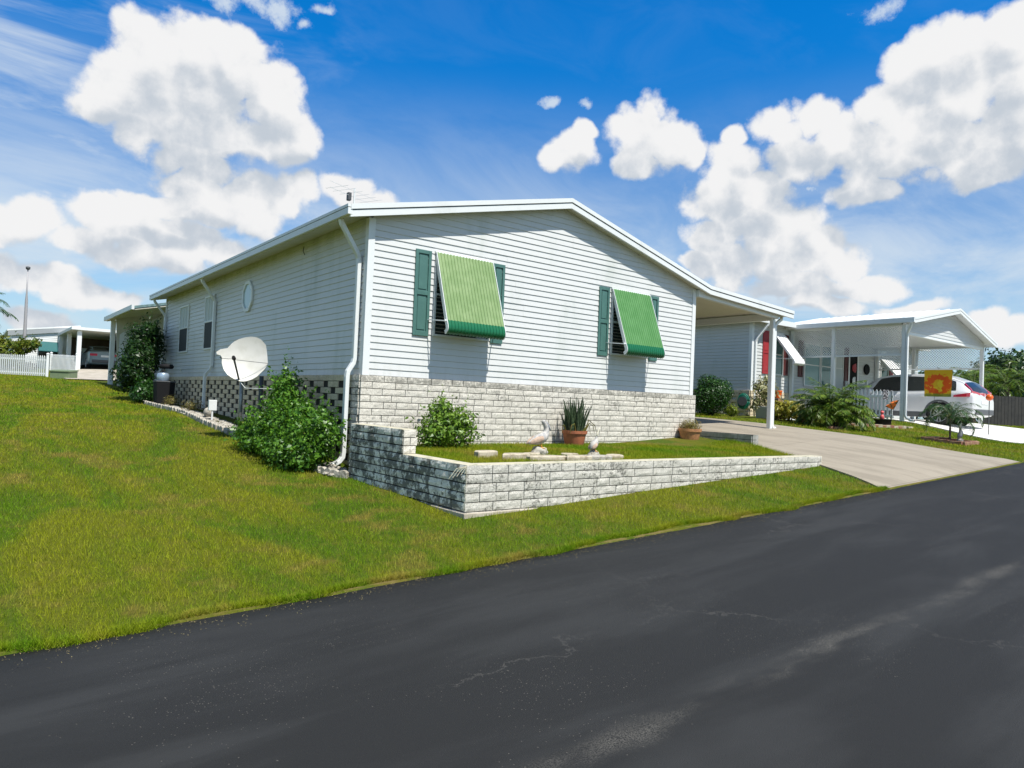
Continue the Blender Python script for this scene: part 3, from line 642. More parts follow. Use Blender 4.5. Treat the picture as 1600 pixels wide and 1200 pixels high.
ow = mb.build('octagonal_window', M_white, home, bevel=.004)
mb = MB(); mb.prism([(-.028, y, z) for y, z in ic], (.004, 0, 0)); mb.build('pane', mat('frosted_pane', (.42, .55, .58), .15), ow)
mb = MB(); mb.box(-.03, -.015, 11.52, 11.60, 2.02, 2.10); mb.build('hose_bib_plate', M_cream, home, bevel=.004)
mb = MB(); mb.tube([(-.03, 2.55, 4.05), (-.06, 2.56, 4.12), (-.05, 2.55, 4.20)], .008, 6); mb.build('cable_hook', M_dgrey, home)
# aerial on the roof
ant = thing('television_aerial', (.1, .84, 4.46), 'thin white television aerial with grey box standing on the roof edge', 'aerial')
mb = MB(); mb.cyl(.1, .84, 4.44, 4.92, .013, seg=8); mb.build('mast', M_white, ant)
mb = MB()
for z in (4.78, 4.88): mb.tube([(-.42, .60, z), (.62, 1.08, z)], .003, 5)
for k in range(7):
    t = -.42+k*.17; c_ = np.array([.1+t*.9, .84+t*.42, 4.83]); mb.tube([c_+np.array([.10, -.21, 0]), c_-np.array([.10, -.21, 0])], .0025, 5)
mb.build('elements', M_white, ant); mb = MB(); mb.box(-.03, .03, .78, .86, 4.70, 4.83); mb.build('amplifier_box', M_dgrey, ant, bevel=.01)

# ================================================================ plants
def quad_mesh(name, V_, nq, mts, parent=None, tri=False, smooth=False):
    """fast mesh from numpy: V_ (n*k,3), k corners a face"""
    k = 3 if tri else 4; n = len(V_)//k; off = np.array(ROOT.get(parent.name, (0, 0, 0)) if parent is not None else (0, 0, 0))
    me = bpy.data.meshes.new(name); me.vertices.add(n*k); me.vertices.foreach_set('co', (V_-off).astype(np.float32).ravel())
    me.loops.add(n*k); me.loops.foreach_set('vertex_index', np.arange(n*k, dtype=np.int32)); me.polygons.add(n)
    me.polygons.foreach_set('loop_start', np.arange(0, n*k, k, dtype=np.int32))
    me.polygons.foreach_set('loop_total', np.full(n, k, dtype=np.int32)); me.update(calc_edges=True); me.validate()
    for m_ in (mts if isinstance(mts, (list, tuple)) else [mts]): me.materials.append(m_)
    o = bpy.data.objects.new(name, me); COL.objects.link(o)
    if parent is not None: o.parent = parent; ROOT[o.name] = tuple(off)
    return o
def norm(a): return a/(np.linalg.norm(a, axis=-1, keepdims=True)+1e-9)
def leaves(P, N, size, aspect=.5, rng=RNG, droop=.3):
    """folded leaf quads at P facing N"""
    n = len(P); t = rng.normal(size=(n, 3)); t[:, 2] -= droop; t = norm(t-N*(t*N).sum(1)[:, None]); b = np.cross(N, t); s_ = (size*(.42+1.05*rng.random(n)))[:, None]
    return np.stack([P-t*s_*.5, P+b*s_*aspect*.5+N*s_*.10, P+t*s_*.5-N*s_*.12, P-b*s_*aspect*.5+N*s_*.10], 1).reshape(-1, 3)
def cloud_pts(bl, n, rng=RNG, shell=.35, lump=.25, zmin=None):
    w = np.array([b[3]*b[4]*b[5] for b in bl])**(2/3); w /= w.sum(); out = []; nn = []
    for b, c_ in zip(bl, rng.multinomial(n, w)):
        dd = norm(rng.normal(size=(c_, 3))); r = 1-shell*rng.random(c_)**1.6
        lm = np.array([mnoise.noise(Vector((q*2.3+b[0]*3).tolist())) for q in dd])+.5*np.array([mnoise.noise(Vector((q*6+b[1]).tolist())) for q in dd])
        r = r*(1+lump*lm*1.6); p = dd*r[:, None]*np.array(b[3:6])+np.array(b[:3]); out.append(p); nn.append(norm(dd+rng.normal(size=(c_, 3))*.55+np.array([0, 0, .35])))
    P = np.concatenate(out); N = np.concatenate(nn)
    if zmin is not None: k = P[:, 2] > zmin; P, N = P[k], N[k]
    return P, N
def shrub(name, base, bl, n, size, mt, label, cat='shrub', group=None, aspect=.5, stems=9, lump=.25, shell=.4, seed=1, stem_m=None, zmin=None, shoots=0):
    rng = np.random.default_rng(seed); t = thing(name, base, label, cat, group); rnd = random.Random(seed)
    P, N = cloud_pts(bl, n, rng, shell, lump, zmin if zmin is not None else base[2]+.02)
    V_ = leaves(P, N, np.full(len(P), size), aspect, rng)
    if shoots:                                              # twigs that stick out beyond the crown, leafed along their length
        ex = []
        for _ in range(shoots):
            b = bl[rnd.randrange(len(bl))]; dd = rng.normal(size=3); dd[2] = abs(dd[2])*.9; dd /= np.linalg.norm(dd); s0 = np.array(b[:3])+dd*np.array(b[3:6])*.85; L_ = .10+.22*rnd.random()
            for k in range(9): ex.append(s0+dd*np.array([.6, .6, 1])*L_*k/8*1.6+rng.normal(size=3)*size*.35)
        ex = np.array(ex); V_ = np.concatenate([V_, leaves(ex, norm(rng.normal(size=(len(ex), 3))+np.array([0, 0, .6])), np.full(len(ex), size*.9), aspect, rng)])
    quad_mesh('foliage', V_, None, mt, t)
    mb = MB()
    for i in range(stems):
        b = bl[i % len(bl)]; e = np.array(b[:3])+np.array([rnd.uniform(-.5, .5)*b[3], rnd.uniform(-.5, .5)*b[4], rnd.uniform(0, .5)*b[5]]); s0 = np.array(base)+np.array([rnd.uniform(-.08, .08), rnd.uniform(-.08, .08), -.03])
        mid = s0*.45+e*.55+np.array([rnd.uniform(-.06, .06), rnd.uniform(-.06, .06), .05]); mb.tube([s0, mid, e], [.018, .012, .005], 5)
    mb.build('stems', stem_m or M_bark, t); return t
def frond_quads(base, az, elev, L, n, wid, droop, rng, leaf=.035, twist=.3):
    """pinnate palm frond: leaflets both sides of an arching rachis; returns quads and the rachis line"""
    h = np.array([cos(az), sin(az), 0]); side = np.array([-sin(az), cos(az), 0]); pts = []
    for i in range(13):
        s_ = i/12*L; a = elev-droop*(i/12)**1.5; pts.append(a)
    p = np.array(base, float); line = [p.copy()]
    for i in range(12): p = p+(h*cos(pts[i])+np.array([0, 0, 1.])*sin(pts[i]))*L/12; line.append(p.copy())
    line = np.array(line); q = []
    for k in range(n):
        t = .14+.86*k/(n-1); f = t*12; i = min(int(f), 11); c_ = line[i]*(1-f+i)+line[i+1]*(f-i); tn = line[i+1]-line[i]; tn /= np.linalg.norm(tn)
        w = wid*(sin(pi*min(1, t*.93+.05))**.6)*(.85+.3*rng.random())
        for sg in (-1, 1):
            d_ = tn*.62+side*sg*.85+np.array([0, 0, -.18-.25*rng.random()])+rng.normal(size=3)*.07; d_ /= np.linalg.norm(d_)
            b = np.cross(d_, [0, 0, 1.]); b = b/(np.linalg.norm(b)+1e-9); b = b*.75+np.array([0, 0, 1.])*rng.normal()*twist
            e = c_+d_*w; m_ = c_+d_*w*.5+np.array([0, 0, .01]); lw = leaf*.5
            q += [c_-b*lw*.3, m_-b*lw, e+np.array([0, 0, -w*.12]), m_+b*lw]
    return q, line
def palm(name, base, height, nf, L, wid, label, mt, cat='palm', seed=1, trunk_r=.07, leaf=.035, nleaf=30, group=None, lean=(0, 0), el=(.1, 1.35), droop=1.5, az_=None):
    rng = np.random.default_rng(seed); t = thing(name, base, label, cat, group); top = np.array(base)+np.array([lean[0], lean[1], height])
    Q = []; mb = MB()
    for i in range(nf):
        e = el[1]-(el[1]-el[0])*(i/nf); az = i*2.399+rng.random()*.3
        q, line = frond_quads(top+rng.normal(size=3)*.015, az, e, L*(.85+.3*rng.random()), nleaf, wid, droop*(.8+.4*rng.random()), rng, leaf)
        Q += q; mb.tube(line, list(np.linspace(.011, .003, 13)*(L/1.1)), 4)
    quad_mesh('crown', np.array(Q), None, mt, t); mb.build('fronds_rachis', M_stem, t)
    mb = MB(); rings = []
    k = max(6, int(height/.05)); path = [np.array(base)*(1-i/k)+top*(i/k)-np.array([0, 0, .04*(1-i/k)]) for i in range(k+1)]
    mb.tube(path, [trunk_r*(1.25-.35*i/k)*(1+.16*(i % 2)) for i in range(k+1)], 10); mb.build('trunk', M_bark, t); return t

# ================================================================ planter in front of the gable
XL, YF, XE, HB = -.445, -3.56, 6.86, .1017
pl = thing('planter_wall', (XL, YF, .3), 'low white-grey split-face block wall round the raised lawn bed in front of the house, dark with lichen on its left side', 'garden wall')
mb = MB(); blocks(mb, (XL-.0, YF+.03, 0), (1, 0, 0), (0, -1, 0), XE-XL, .845, 6, blen=.40, rough=.009, seed=21)
mb.k = 1; mb.box(XL+.012, XE-.01, YF+.025, YF+.19, .2, .833)
mb.build('front_courses', [M_blockP, M_mortar], pl)
mb = MB(); blocks(mb, (XL+.03, -.62, 0), (0, -1, 0), (-1, 0, 0), -.62-YF-.0, .8445, 8, rough=.009, joint=.015, seed=22)
blocks(mb, (XL+.03, -.62, 0), (0, -1, 0), (-1, 0, 0), 1.50, .845+HB*3, 3, rough=.009, joint=.015, seed=23)
mb.k = 1; mb.box(XL+.025, XL+.19, YF+.2, -.62, .2, .8335); mb.box(XL+.026, XL+.19, -2.10, -.62, .834, .845+HB*3-.012)
mb.build('side_courses', [M_blockL, M_mortar], pl)
mb = MB(); blocks(mb, (XL+.012, -2.105, 0), (1, 0, 0), (0, -1, 0), .19, .845+HB*3, 3, blen=.21, rough=.012, seed=24); mb.build('step_end', M_blockF, pl)
mb = MB(); mb.prism([(XL+.02, -.625, .2), (XL+.2, -.625, .2), (.06, -.065, .2), (-.05, -.065, .2)], (0, 0, .93)); mb.build('return_courses', M_blockL, pl)
mb = MB(); mb.box(XL+.002, XE, YF+.005, YF+.2, .8336, .850); mb.box(XL+.004, XL+.2, YF+.2001, -2.13, .8336, .8495); mb.box(XL+.003, XL+.2, -2.13, -.62, .845+HB*3-.0115, .845+HB*3+.004)
mb.box(XE-.001, XE+.045, YF+.015, YF+.19, .74, .848)
mb.build('cap', M_cap, pl, bevel=.004)
mb = MB(); mb.box(XL-.03, 3.2, YF-.035, YF+.02, .1, .332); mb.box(XL-.03, XL+.02, YF+.0203, -2.9, .1, .331); mb.build('footing', M_concp, pl, bevel=.006)
mb = MB(); rnd = random.Random(4)
for k in range(14): z = .36+k*.034; mb.tube([(XL-.02+rnd.uniform(-.01, .01), YF-.022, z), (XL-.025+rnd.uniform(-.012, .012), YF-.026, z+.036)], .0035, 4)
for k in range(5): mb.tube([(XL-.02, YF-.022, .84), (XL-.03-.03*k, YF-.03, .78+.01*k), (XL-.05-.05*k, YF-.04, .76-.012*k)], .003, 4)
mb.build('dry_vine', M_cap, pl)
def sxm(y): return dleft(y)-.01 if y < -1.5 else 7.93
def sz(x, y, zt=None):
    """soil level in the bed: level behind the wall, easing down to the driveway at its right end"""
    x = np.asarray(x, float); y = np.asarray(y, float); xm = np.where(y < -1.5, np.interp(y, [YR, -3.6, -2.4, -1.35], [6.08, 6.78, 7.35, 8.0])-.01, 7.93)
    t_ = np.clip((x-(xm-1.1))/1.1, 0, 1); t_ = t_*t_*(3-2*t_)*(y < -.9); return (.792+.010*np.sin(x*3)*np.cos(y*4)+np.clip(x-6.2, 0, 2)*.022)*(1-t_)+(gz(x, y)+.035)*t_
mb = MB(); rr = []
for y in span(YF+.19, -.058, .12): xs2 = np.linspace(XL+.19, sxm(y), 34); zz = sz(xs2, np.full(34, y)); rr.append([(a_, y, b_) for a_, b_ in zip(xs2, zz)]+[(sxm(y)+.005, y, float(zz[-1])-.2)])
mb.add([p_ for r in rr for p_ in r], [(i*35+j, i*35+j+1, (i+1)*35+j+1, (i+1)*35+j) for i in range(len(rr)-1) for j in range(34)]); gs = mb.build('planter_soil', M_ground, smooth=True, autos=40); gs['kind'] = 'structure'
mb = MB(); mb.box(6.90, 7.95, -3.3, -.06, .3, .6); 
dw = thing('driveway_curb_wall', (8.0, -.8, .8), 'short two-course grey block kerb wall between raised lawn bed and concrete driveway', 'block wall')
mb = MB(); blocks(mb, (7.93, -.10, 0), (0, -1, 0), (-1, 0, 0), 1.40, 1.085, 3, h=.105, rough=.002, blen=.42, seed=31); blocks(mb, (7.925, -1.49, 0), (1, 0, 0), (0, -1, 0), .19, 1.085, 3, h=.105, rough=.002, blen=.2, seed=32)
mb.k = 1; mb.box(7.92, 8.10, -1.485, -.07, .7, 1.075); mb.box(7.905, 8.112, -1.512, -.07, 1.0755, 1.087); mb.build('block_courses', [mat('plain_grey_block', (.34, .34, .31), .9, c2=(.22, .23, .20), sc=5, bump=.003), M_mortar], dw)
shrub('flowerless_shrub', (1.02, -.70, .79), [(1.02, -.72, 1.16, .34, .30, .30), (.86, -.74, 1.02, .30, .26, .24), (1.22, -.80, 1.02, .32, .28, .24), (1.0, -.70, 1.36, .22, .20, .20), (1.30, -.80, 1.22, .20, .20, .2)], 4200, .062, L_shr,
      'bright green leafy shrub in the raised bed against the block skirting', lump=.35, shell=.6, seed=3, shoots=22)
# stones along the front of the bed
stp = [(.80, -2.15, .20, .13, .3), (.96, -2.62, .26, .12, .05), (1.22, -2.92, .30, .13, -.1), (1.72, -3.02, .28, .13, .1), (2.02, -3.05, .24, .12, -.1), (2.45, -2.95, .2, .13, .4), (1.45, -2.35, .17, .10, .2), (2.05, -2.45, .16, .09, -.2), (1.0, -2.0, .13, .09, 0)]
labs = ['flat tan stone at the left end of the bed, by the shrub', 'tan flagstone behind the wall cap left of the standing pelican', 'long tan flagstone right behind the wall cap below the standing pelican', 'wide flagstone lying flush behind the front wall, midway', 'pale flat stone tilted on the front wall between both pelicans', 'rounded tan stone on the wall edge right of the second pelican', 'small stone in the grass beside the standing pelican', 'small pale stone in the grass between the two pelicans', 'smallest flat stone behind the left end flagstone']
for i, ((x, y, a, b, r), lb) in enumerate(zip(stp, labs)):
    mb = MB(); rnd = random.Random(i); n = 9; top = [(a*(.8+.3*rnd.random())*cos(2*pi*k/n), b*(.8+.3*rnd.random())*sin(2*pi*k/n)) for k in range(n)]
    R2 = lambda q, z: (x+q[0]*cos(r)-q[1]*sin(r), y+q[0]*sin(r)+q[1]*cos(r), z)
    zt = .862+.012*rnd.random()+(.01 if i < 6 else -.01)
    mb.loft([[R2((q[0]*1.0, q[1]*1.0), .79) for q in top], [R2(q, zt-.012) for q in top], [R2((q[0]*.93, q[1]*.9), zt) for q in top]])
    solo(mb, 'flat_stone', M_rock if i == 4 else M_flag, (x, y, .79), lb, 'stone', 'flat stones along the planter edge')
# pelican statues
def pelican(base, k, label, upright=False):
    """k scales; the bird faces +X"""
    t = thing('pelican_statue', base, label, 'statue', 'pelican garden statues'); B = np.array(base)
    Q = lambda pts: [B+np.array(p)*k for p in pts]
    mb = MB(); mb.ball(B+np.array([0, 0, .085])*k, (.17*k, .12*k, .11*k), 10, .35, seed=k*3)
    mb.ball(B+np.array([.13, .01, .05])*k, (.10*k, .08*k, .07*k), 8, .3, seed=k*7); mb.ball(B+np.array([-.09, -.02, .06])*k, (.09*k, .09*k, .08*k), 8, .3, seed=5); mb.build('rock_base', M_rock, t, smooth=True, autos=50)
    mb = MB()
    if not upright: path = [(-.27, 0, .25), (-.20, 0, .275), (-.10, 0, .30), (0, 0, .33), (.09, 0, .365), (.145, 0, .42), (.165, 0, .48), (.160, 0, .54), (.130, 0, .60), (.095, 0, .645), (.075, 0, .675), (.085, 0, .705)]; rad = [.018, .045, .085, .108, .104, .082, .062, .050, .044, .046, .046, .018]
    else: path = [(-.12, 0, .20), (-.07, 0, .26), (-.02, 0, .31), (.03, 0, .37), (.07, 0, .43), (.09, 0, .49), (.085, 0, .53), (.095, 0, .56)]; rad = [.02, .085, .115, .11, .075, .045, .04, .02]
    body = mb.tube(Q(path), [r*k for r in rad], 14); b_ = mb.build('body', M_pel, t, smooth=True)
    if b_: sub = b_.modifiers.new('smooth', 'SUBSURF'); sub.levels = 1; sub.render_levels = 1
    for sy in (-1, 1):
        mb = MB()
        if not upright: mb.tube(Q([(-.29, sy*.035, .245), (-.20, sy*.062, .285), (-.08, sy*.082, .325), (.02, sy*.084, .35), (.07, sy*.07, .37)]), [.008*k, (.048*k, .020*k), (.062*k, .026*k), (.050*k, .022*k), .01*k], 10)
        else: mb.tube(Q([(-.13, sy*.04, .20), (-.09, sy*.10, .27), (-.02, sy*.108, .34), (.03, sy*.08, .40)]), [.008*k, (.05*k, .02*k), (.05*k, .02*k), .01*k], 10)
        w_ = mb.build('wing', M_pelw, t, smooth=True)
        mb = MB(); mb.tube(Q([(.01, sy*.035, .28), (.02, sy*.04, .21), (.03, sy*.045, .165)]), [.022*k, .014*k, .012*k], 8); mb.tube(Q([(.0, sy*.045, .17), (.05, sy*.05, .165), (.09, sy*.055, .155)]), [(.010*k, .02*k), (.012*k, .03*k), (.006*k, .035*k)], 8); mb.build('foot', M_pelo, t, smooth=True)
    mb = MB()
    if not upright: mb.tube(Q([(.10, 0, .672), (.160, 0, .625), (.225, 0, .56), (.275, 0, .49)]), [(.030*k, .026*k), (.036*k, .024*k), (.028*k, .018*k), .008*k], 8)
    else: mb.tube(Q([(.09, 0, .55), (.13, 0, .63), (.16, 0, .72), (.18, 0, .80)]), [.022*k, (.026*k, .016*k), (.016*k, .011*k), .005*k], 8)
    mb.build('bill', M_pelg if not upright else M_cream, t, smooth=True)
    ex = (.105, .676) if not upright else (.10, .545)
    for sy in (-1, 1): mb = MB(); mb.ball(B+np.array([ex[0], sy*.034, ex[1]])*k, .009*k, 4); mb.build('eye', M_dark, t)
pelican((1.66, -2.25, .80), .74, 'larger white pelican statue with tan wings on a rock, left of the snake plant')
pelican((2.56, -2.42, .79), .55, 'smaller white pelican statue with bill pointing up, in front of the terracotta pot', True)
# snake plant in a terracotta pot
def pot(name, x, y, z, r, h, mt, label, cat, soil=True, group=None, rim=.06, taper=.72):
    t = thing(name, (x, y, z), label, cat, group); mb = MB()
    mb.lathe(x, y, [(r*taper, z), (r*(taper+.02), z+.01), (r*.95, z+h*.80), (r*.955, z+h*.82), (r*1.03, z+h*.82), (r*1.05, z+h), (r*.93, z+h), (r*.90, z+h*.88), (.001, z+h*.87)], 28); mb.build('pot', mt, t, smooth=True, autos=35); return t
t = pot('snake_plant', 4.02, -.42, .79, .225, .29, M_terra, 'tall dark green snake plant in a wide terracotta pot by the skirting', 'potted plant')
rnd = random.Random(9); mb = MB()
for i in range(84):
    a = rnd.uniform(0, 2*pi); q = .17*sqrt(rnd.random()); x, y = 4.02+q*cos(a), -.42+q*sin(a)*.9; h = rnd.uniform(.36, .66)*(1-.25*q/.19*rnd.random()); ln = rnd.uniform(.03, .13)*(q/.17+.2)
    tw = rnd.uniform(0, pi); wv_ = rnd.uniform(.018, .030); rings = []
    for k in range(6):
        s_ = k/5; c_ = np.array([x+cos(a)*ln*s_**1.5, y+sin(a)*ln*s_**1.5, 1.05+h*s_]); w_ = wv_*(1 if k < 3 else (1-(s_-.4)/.62)); u = np.array([cos(tw+s_), sin(tw+s_), 0]); v_ = np.array([-u[1], u[0], 0])
        rings.append([c_-u*w_, c_+v_*.005, c_+u*w_, c_-v_*.009])
    mb.loft(rings)
mb.build('leaves', L_snake, t)
mb = MB()
for k, (dx, dy, l) in enumerate([(-.16, -.20, .28), (.02, -.26, .22), (.24, -.1, .3), (.27, -.05, .42), (-.28, 0, .2)]):
    s0 = np.array([4.02+dx*.8, -.42+dy*.8, 1.08]); sg = 1 if dx > 0 else -1; mb.tube([s0, s0+np.array([sg*.06, -.03, .14*(l/.3)]), s0+np.array([sg*l*.5, -.04, .10]), s0+np.array([sg*l*.62, -.05, -.05])], [.012, .011, .008, .002], 5)
mb.build('pale_drooping_leaves', L_dry, t)
t = pot('straw_potted_plant', 7.46, -.30, .815, .235, .33, M_terral, 'light terracotta pot of straw-coloured grass at the right corner of the skirting', 'potted plant', taper=.68)
P, N = cloud_pts([(7.46, -.30, 1.20, .22, .22, .15)], 1500, np.random.default_rng(4), .8, .2); quad_mesh('foliage', leaves(P, N, np.full(len(P), .05), .22), None, L_dry, t)
# big hibiscus on the left side of the house
shrub('hibiscus_bush', (-.75, .95, .45), [(-.72, .45, .92, .36, .42, .36), (-.75, 1.2, .98, .38, .45, .42), (-.85, 1.9, .92, .36, .45, .34), (-.62, 1.5, 1.42, .26, .30, .36), (-.66, .8, 1.22, .26, .30, .24), (-.95, .70, .72, .30, .5, .25), (-.75, .0, .76, .26, .24, .28), (-.55, 1.75, 1.72, .13, .15, .18), (-1.0, 1.6, .78, .28, .42, .24), (-.62, -.05, .95, .26, .26, .34), (-.85, .15, .62, .34, .34, .24)], 21000, .062, L_hib,
      'large dark green leafy bush between the satellite dish and the front downspout', 'bush', lump=.45, shell=.7, seed=11, shoots=240, aspect=.55, stems=16, zmin=.44)
# satellite dish
t = thing('satellite_dish', (-.9, 2.96, g1(-.9, 2.96)), 'large white satellite dish on a steel mast beside the long side wall', 'satellite dish')
c0 = np.array([-.905, 2.80, 2.085]); nrm = norm(np.array([-.36, -.90, .26])); hx = norm(np.cross([0, 0, 1.], nrm)); hx = -hx if np.dot(hx, RT) < 0 else hx; hy = norm(np.cross(nrm, hx)); hy = hy if hy[2] > 0 else -hy
OUT = [(730,75),(830,85),(910,120),(1010,220),(1030,320),(1045,400),(1066,560),(1040,630),(1000,690),(880,820),(790,880),(700,915),(640,925),(580,925),(500,900),(420,860),(340,810),(280,740),(240,680),(220,610),(215,500),(190,460),(120,450),(110,410),(180,350),(300,310),(370,220),(430,170),(500,130),(620,90)]
kx = 12.35/FPX/12; on = [((x-640)*kx*.95, (500-y)*kx*1.04) for x, y in OUT]; mb = MB(); rg = []
for s_ in (0.02, .2, .4, .6, .8, .93, 1.0): rg.append([c0+hx*u*s_+hy*v_*s_+nrm*(.50*((u*s_)**2+(v_*s_)**2)) for u, v_ in on])
mb.loft(rg, cap=False); mb.add(rg[0], [tuple(range(len(on)))]); mb.loft([rg[-1], [p-nrm*.022 for p in rg[-1]]], cap=False)
mb.loft([[p-nrm*.012 for p in r] for r in rg], cap=False); mb.build('reflector', M_dishw, t, smooth=True, autos=40)
fd = c0+hx*(480-640)*kx+hy*(500-610)*kx*.8+nrm*.42-hy*.02; bt = c0+hx*(565-640)*kx+hy*(500-925)*kx+nrm*.05
vd = norm(CAM-fd)
mb = MB(); mb.bar(bt, fd, .022, .03); mb.build('feed_arm', M_dgrey, t)
mb = MB(); mb.tube([fd+nrm*.05-hy*.0, fd-nrm*.03], [.028, .034], 12); mb.ball(fd-nrm*.035, .026, 6); mb.build('feed_horn', M_dark, t)
mb = MB(); mb.tube([c0+hx*(1050-640)*kx+hy*(500-570)*kx+nrm*.09, fd+hy*-.03], .0045, 5); mb.tube([c0+hx*(220-640)*kx+hy*(500-520)*kx+nrm*.09, fd+hy*-.02], .0045, 5); mb.build('feed_struts', M_dgrey, t)
mb = MB(); back = c0-nrm*.05
mb.box(back[0]-.10, back[0]+.10, back[1]+.01, back[1]+.10, back[2]-.16, back[2]+.14); mb.tube([c0-hx*.42+hy*.02-nrm*-.03, back], .015, 6); mb.build('mount_bracket', M_steel, t, bevel=.01)
mb = MB(); mb.tube([(-.9, 2.96, g1(-.9, 2.96)-.1), (-.9, 2.96, 2.05)], .034, 12); mb.build('mast', M_steel, t, smooth=True)
mb = MB(); mb.tube([bt, bt+np.array([.08, -.1, -.12]), (-.62, 2.1, 1.60), (-.42, 1.6, 1.42)], .005, 5); mb.build('cable', M_white, t)
mb = MB(); z = g1(-.3, 3.75); mb.tube([(-.3, 3.75, z-.05), (-.3, 3.75, 1.84)], .042, 10); solo(mb, 'dark_pipe', M_dgrey, (-.3, 3.75, z), 'dark grey pipe standing against the pierced skirting right of the dish mast', 'pipe', smooth=True)
# white rock bed and scalloped edging
def rocks(name, x0, x1, y0, y1, n, seed, s0=.03, s1=.07):
    mb = MB(); rnd = random.Random(seed)
    for i in range(n):
        x, y = rnd.uniform(x0, x1), rnd.uniform(y0, y1); s_ = rnd.uniform(s0, s1); mb.ball((x, y, g1(x, y)+.02+s_*.3), (s_, s_*.8, s_*.6), 4, .6, seed=i)
    o = mb.build(name, M_rock); o['kind'] = 'stuff'; return o
rocks('white_gravel', -.88, -.50, 3.3, 11.8, 900, 3, .02, .05); rocks('white_gravel', -.7, -.3, -.55, .35, 160, 4, .02, .045)
ORD = 'first second third fourth fifth sixth seventh eighth ninth tenth eleventh twelfth thirteenth fourteenth fifteenth sixteenth seventeenth eighteenth nineteenth twentieth twenty-first twenty-second twenty-third twenty-fourth twenty-fifth twenty-sixth twenty-seventh twenty-eighth'.split()
def edging(x, y, az, lb, grp, k):
    z = g1(x, y); mb = MB(); L_ = .30; n = 12; fr = []
    for i in range(n+1): u = -L_/2+L_*i/n; fr.append((u, .115+.030*abs(sin(pi*i/n*2))))
    c_, s_ = cos(az), sin(az); W2 = lambda u, w, zz: (x+u*c_-w*s_, y+u*s_+w*c_, z-.04+zz)
    mb.prism([W2(u, -.03, h_) for u, h_ in fr]+[W2(L_/2, -.03, 0), W2(-L_/2, -.03, 0)], np.array(W2(0, .03, 0))-np.array(W2(0, -.03, 0)))
    solo(mb, 'edging_block', M_rock, (x, y, z), lb, 'edging block', grp, bevel=.006)
for i in range(28):
    y = 3.35+i*.315; edging(-.90-.05*sin(i*.35), y, pi/2+random.uniform(-.12, .12), ORD[i]+' scalloped concrete edging block of the side gravel bed, counted from the dish mast', 'edging blocks of the gravel bed', i)
for i, (x, y, a) in enumerate([(-.70, .30, 1.45), (-.68, .0, 1.6), (-.64, -.30, 1.75), (-.56, -.56, 2.1)]):
    edging(x, y, a, ORD[i]+' scalloped edging block by the front downspout mouth, counted from the bush', 'edging blocks by the front downspout', i)
mb = MB(); z = g1(-.72, 5.45); mb.cyl(-.72, 5.45, z-.02, z+.30, .018); mb.box(-.80, -.64, 5.42, 5.50, z+.24, z+.46)
solo(mb, 'cable_pedestal', M_white, (-.72, 5.45, z), 'small white utility box on a post in the gravel bed left of the dish', 'utility box', bevel=.008)
mb = MB(); z = g1(-.62, 6.1)+.05; mb.ball((-.62, 6.1, z+.10), (.10, .12, .11), 7, .3); solo(mb, 'white_boulder', M_rock, (-.62, 6.1, z), 'rounded white boulder on the gravel bed behind the utility box', 'boulder', smooth=True)
for i, (x, y, r, lb) in enumerate([(-.55, 9.9, .22, 'straw-coloured tuft by the black bin on the gravel bed'), (-.52, 7.9, .26, 'yellow-green tuft nearer the middle downspout on the gravel bed'), (-.72, 3.0, .20, 'yellowish weed clump at the foot of the dish mast')]):
    z = g1(x, y); shrub('yellow_tuft', (x, y, z), [(x, y, z+.16, r, r*1.3, .17)], 900, .05, L_dry, lb, 'small plant', 'straw tufts on the gravel bed', aspect=.2, stems=3, seed=i, shell=.8)
bx, by = -.62, 10.6; z = g1(bx, by)+.02
t = thing('black_bin', (bx, by, z), 'black bin carrying a silver-blue canister near the back of the long wall', 'bin')
mb = MB(); mb.loft([[(bx+r*sx, by+r*sy, zz) for sx, sy in ((-1,-1),(1,-1),(1,1),(-1,1))] for r, zz in ((.20, z), (.215, z+.3), (.23, z+.60))]); mb.build('bin_body', M_dark, t, bevel=.02)
mb = MB(); mb.box(bx-.24, bx+.24, by-.24, by+.24, z+.601, z+.64); mb.build('lid', M_dgrey, t, bevel=.01)
t2 = thing('gas_canister', (bx-.04, by, z+.64), 'silver-blue canister standing on the black bin', 'canister'); mb = MB(); mb.lathe(bx-.04, by, [(.001, z+.641), (.13, z+.641), (.15, z+.67), (.15, z+.80), (.13, z+.84), (.05, z+.86), (.001, z+.86)], 18); mb.build('tank', mat('silver_blue_metal', (.36, .45, .55), .35, metal=.5), t2, smooth=True, autos=40)
mb = MB(); mb.cyl(bx-.04, by, z+.84, z+.93, .03, seg=10); mb.lathe(bx+.06, by+.15, [(.001, z+.96), (.16, z+.97), (.19, z+1.03), (.15, z+1.09), (.001, z+1.10)], 16); mb.build('dark_pan', M_dark, t2, smooth=True)
z = g1(-.75, 13.3)
shrub('tall_dark_bush', (-.75, 13.2, z), [(-.72, 13.3, z+1.3, .52, .6, .95), (-.85, 12.7, z+1.0, .48, .45, .70), (-.55, 13.6, z+1.75, .48, .5, .50), (-1.0, 13.3, z+.70, .45, .5, .5), (-.62, 13.0, z+2.05, .25, .25, .25)], 9000, .10, L_dark, 'tall dense dark green bush at the back corner of the house', 'bush', lump=.30, shell=.55, seed=13, shoots=60, aspect=.4)
z = g1(-.85, 11.6)
shrub('low_dark_bush', (-.85, 11.7, z), [(-.82, 11.8, z+.32, .34, .42, .34), (-.98, 11.5, z+.22, .28, .35, .24)], 2200, .08, L_hedge, 'low glossy green bush beside the black bin', 'bush', seed=14, shoots=16)

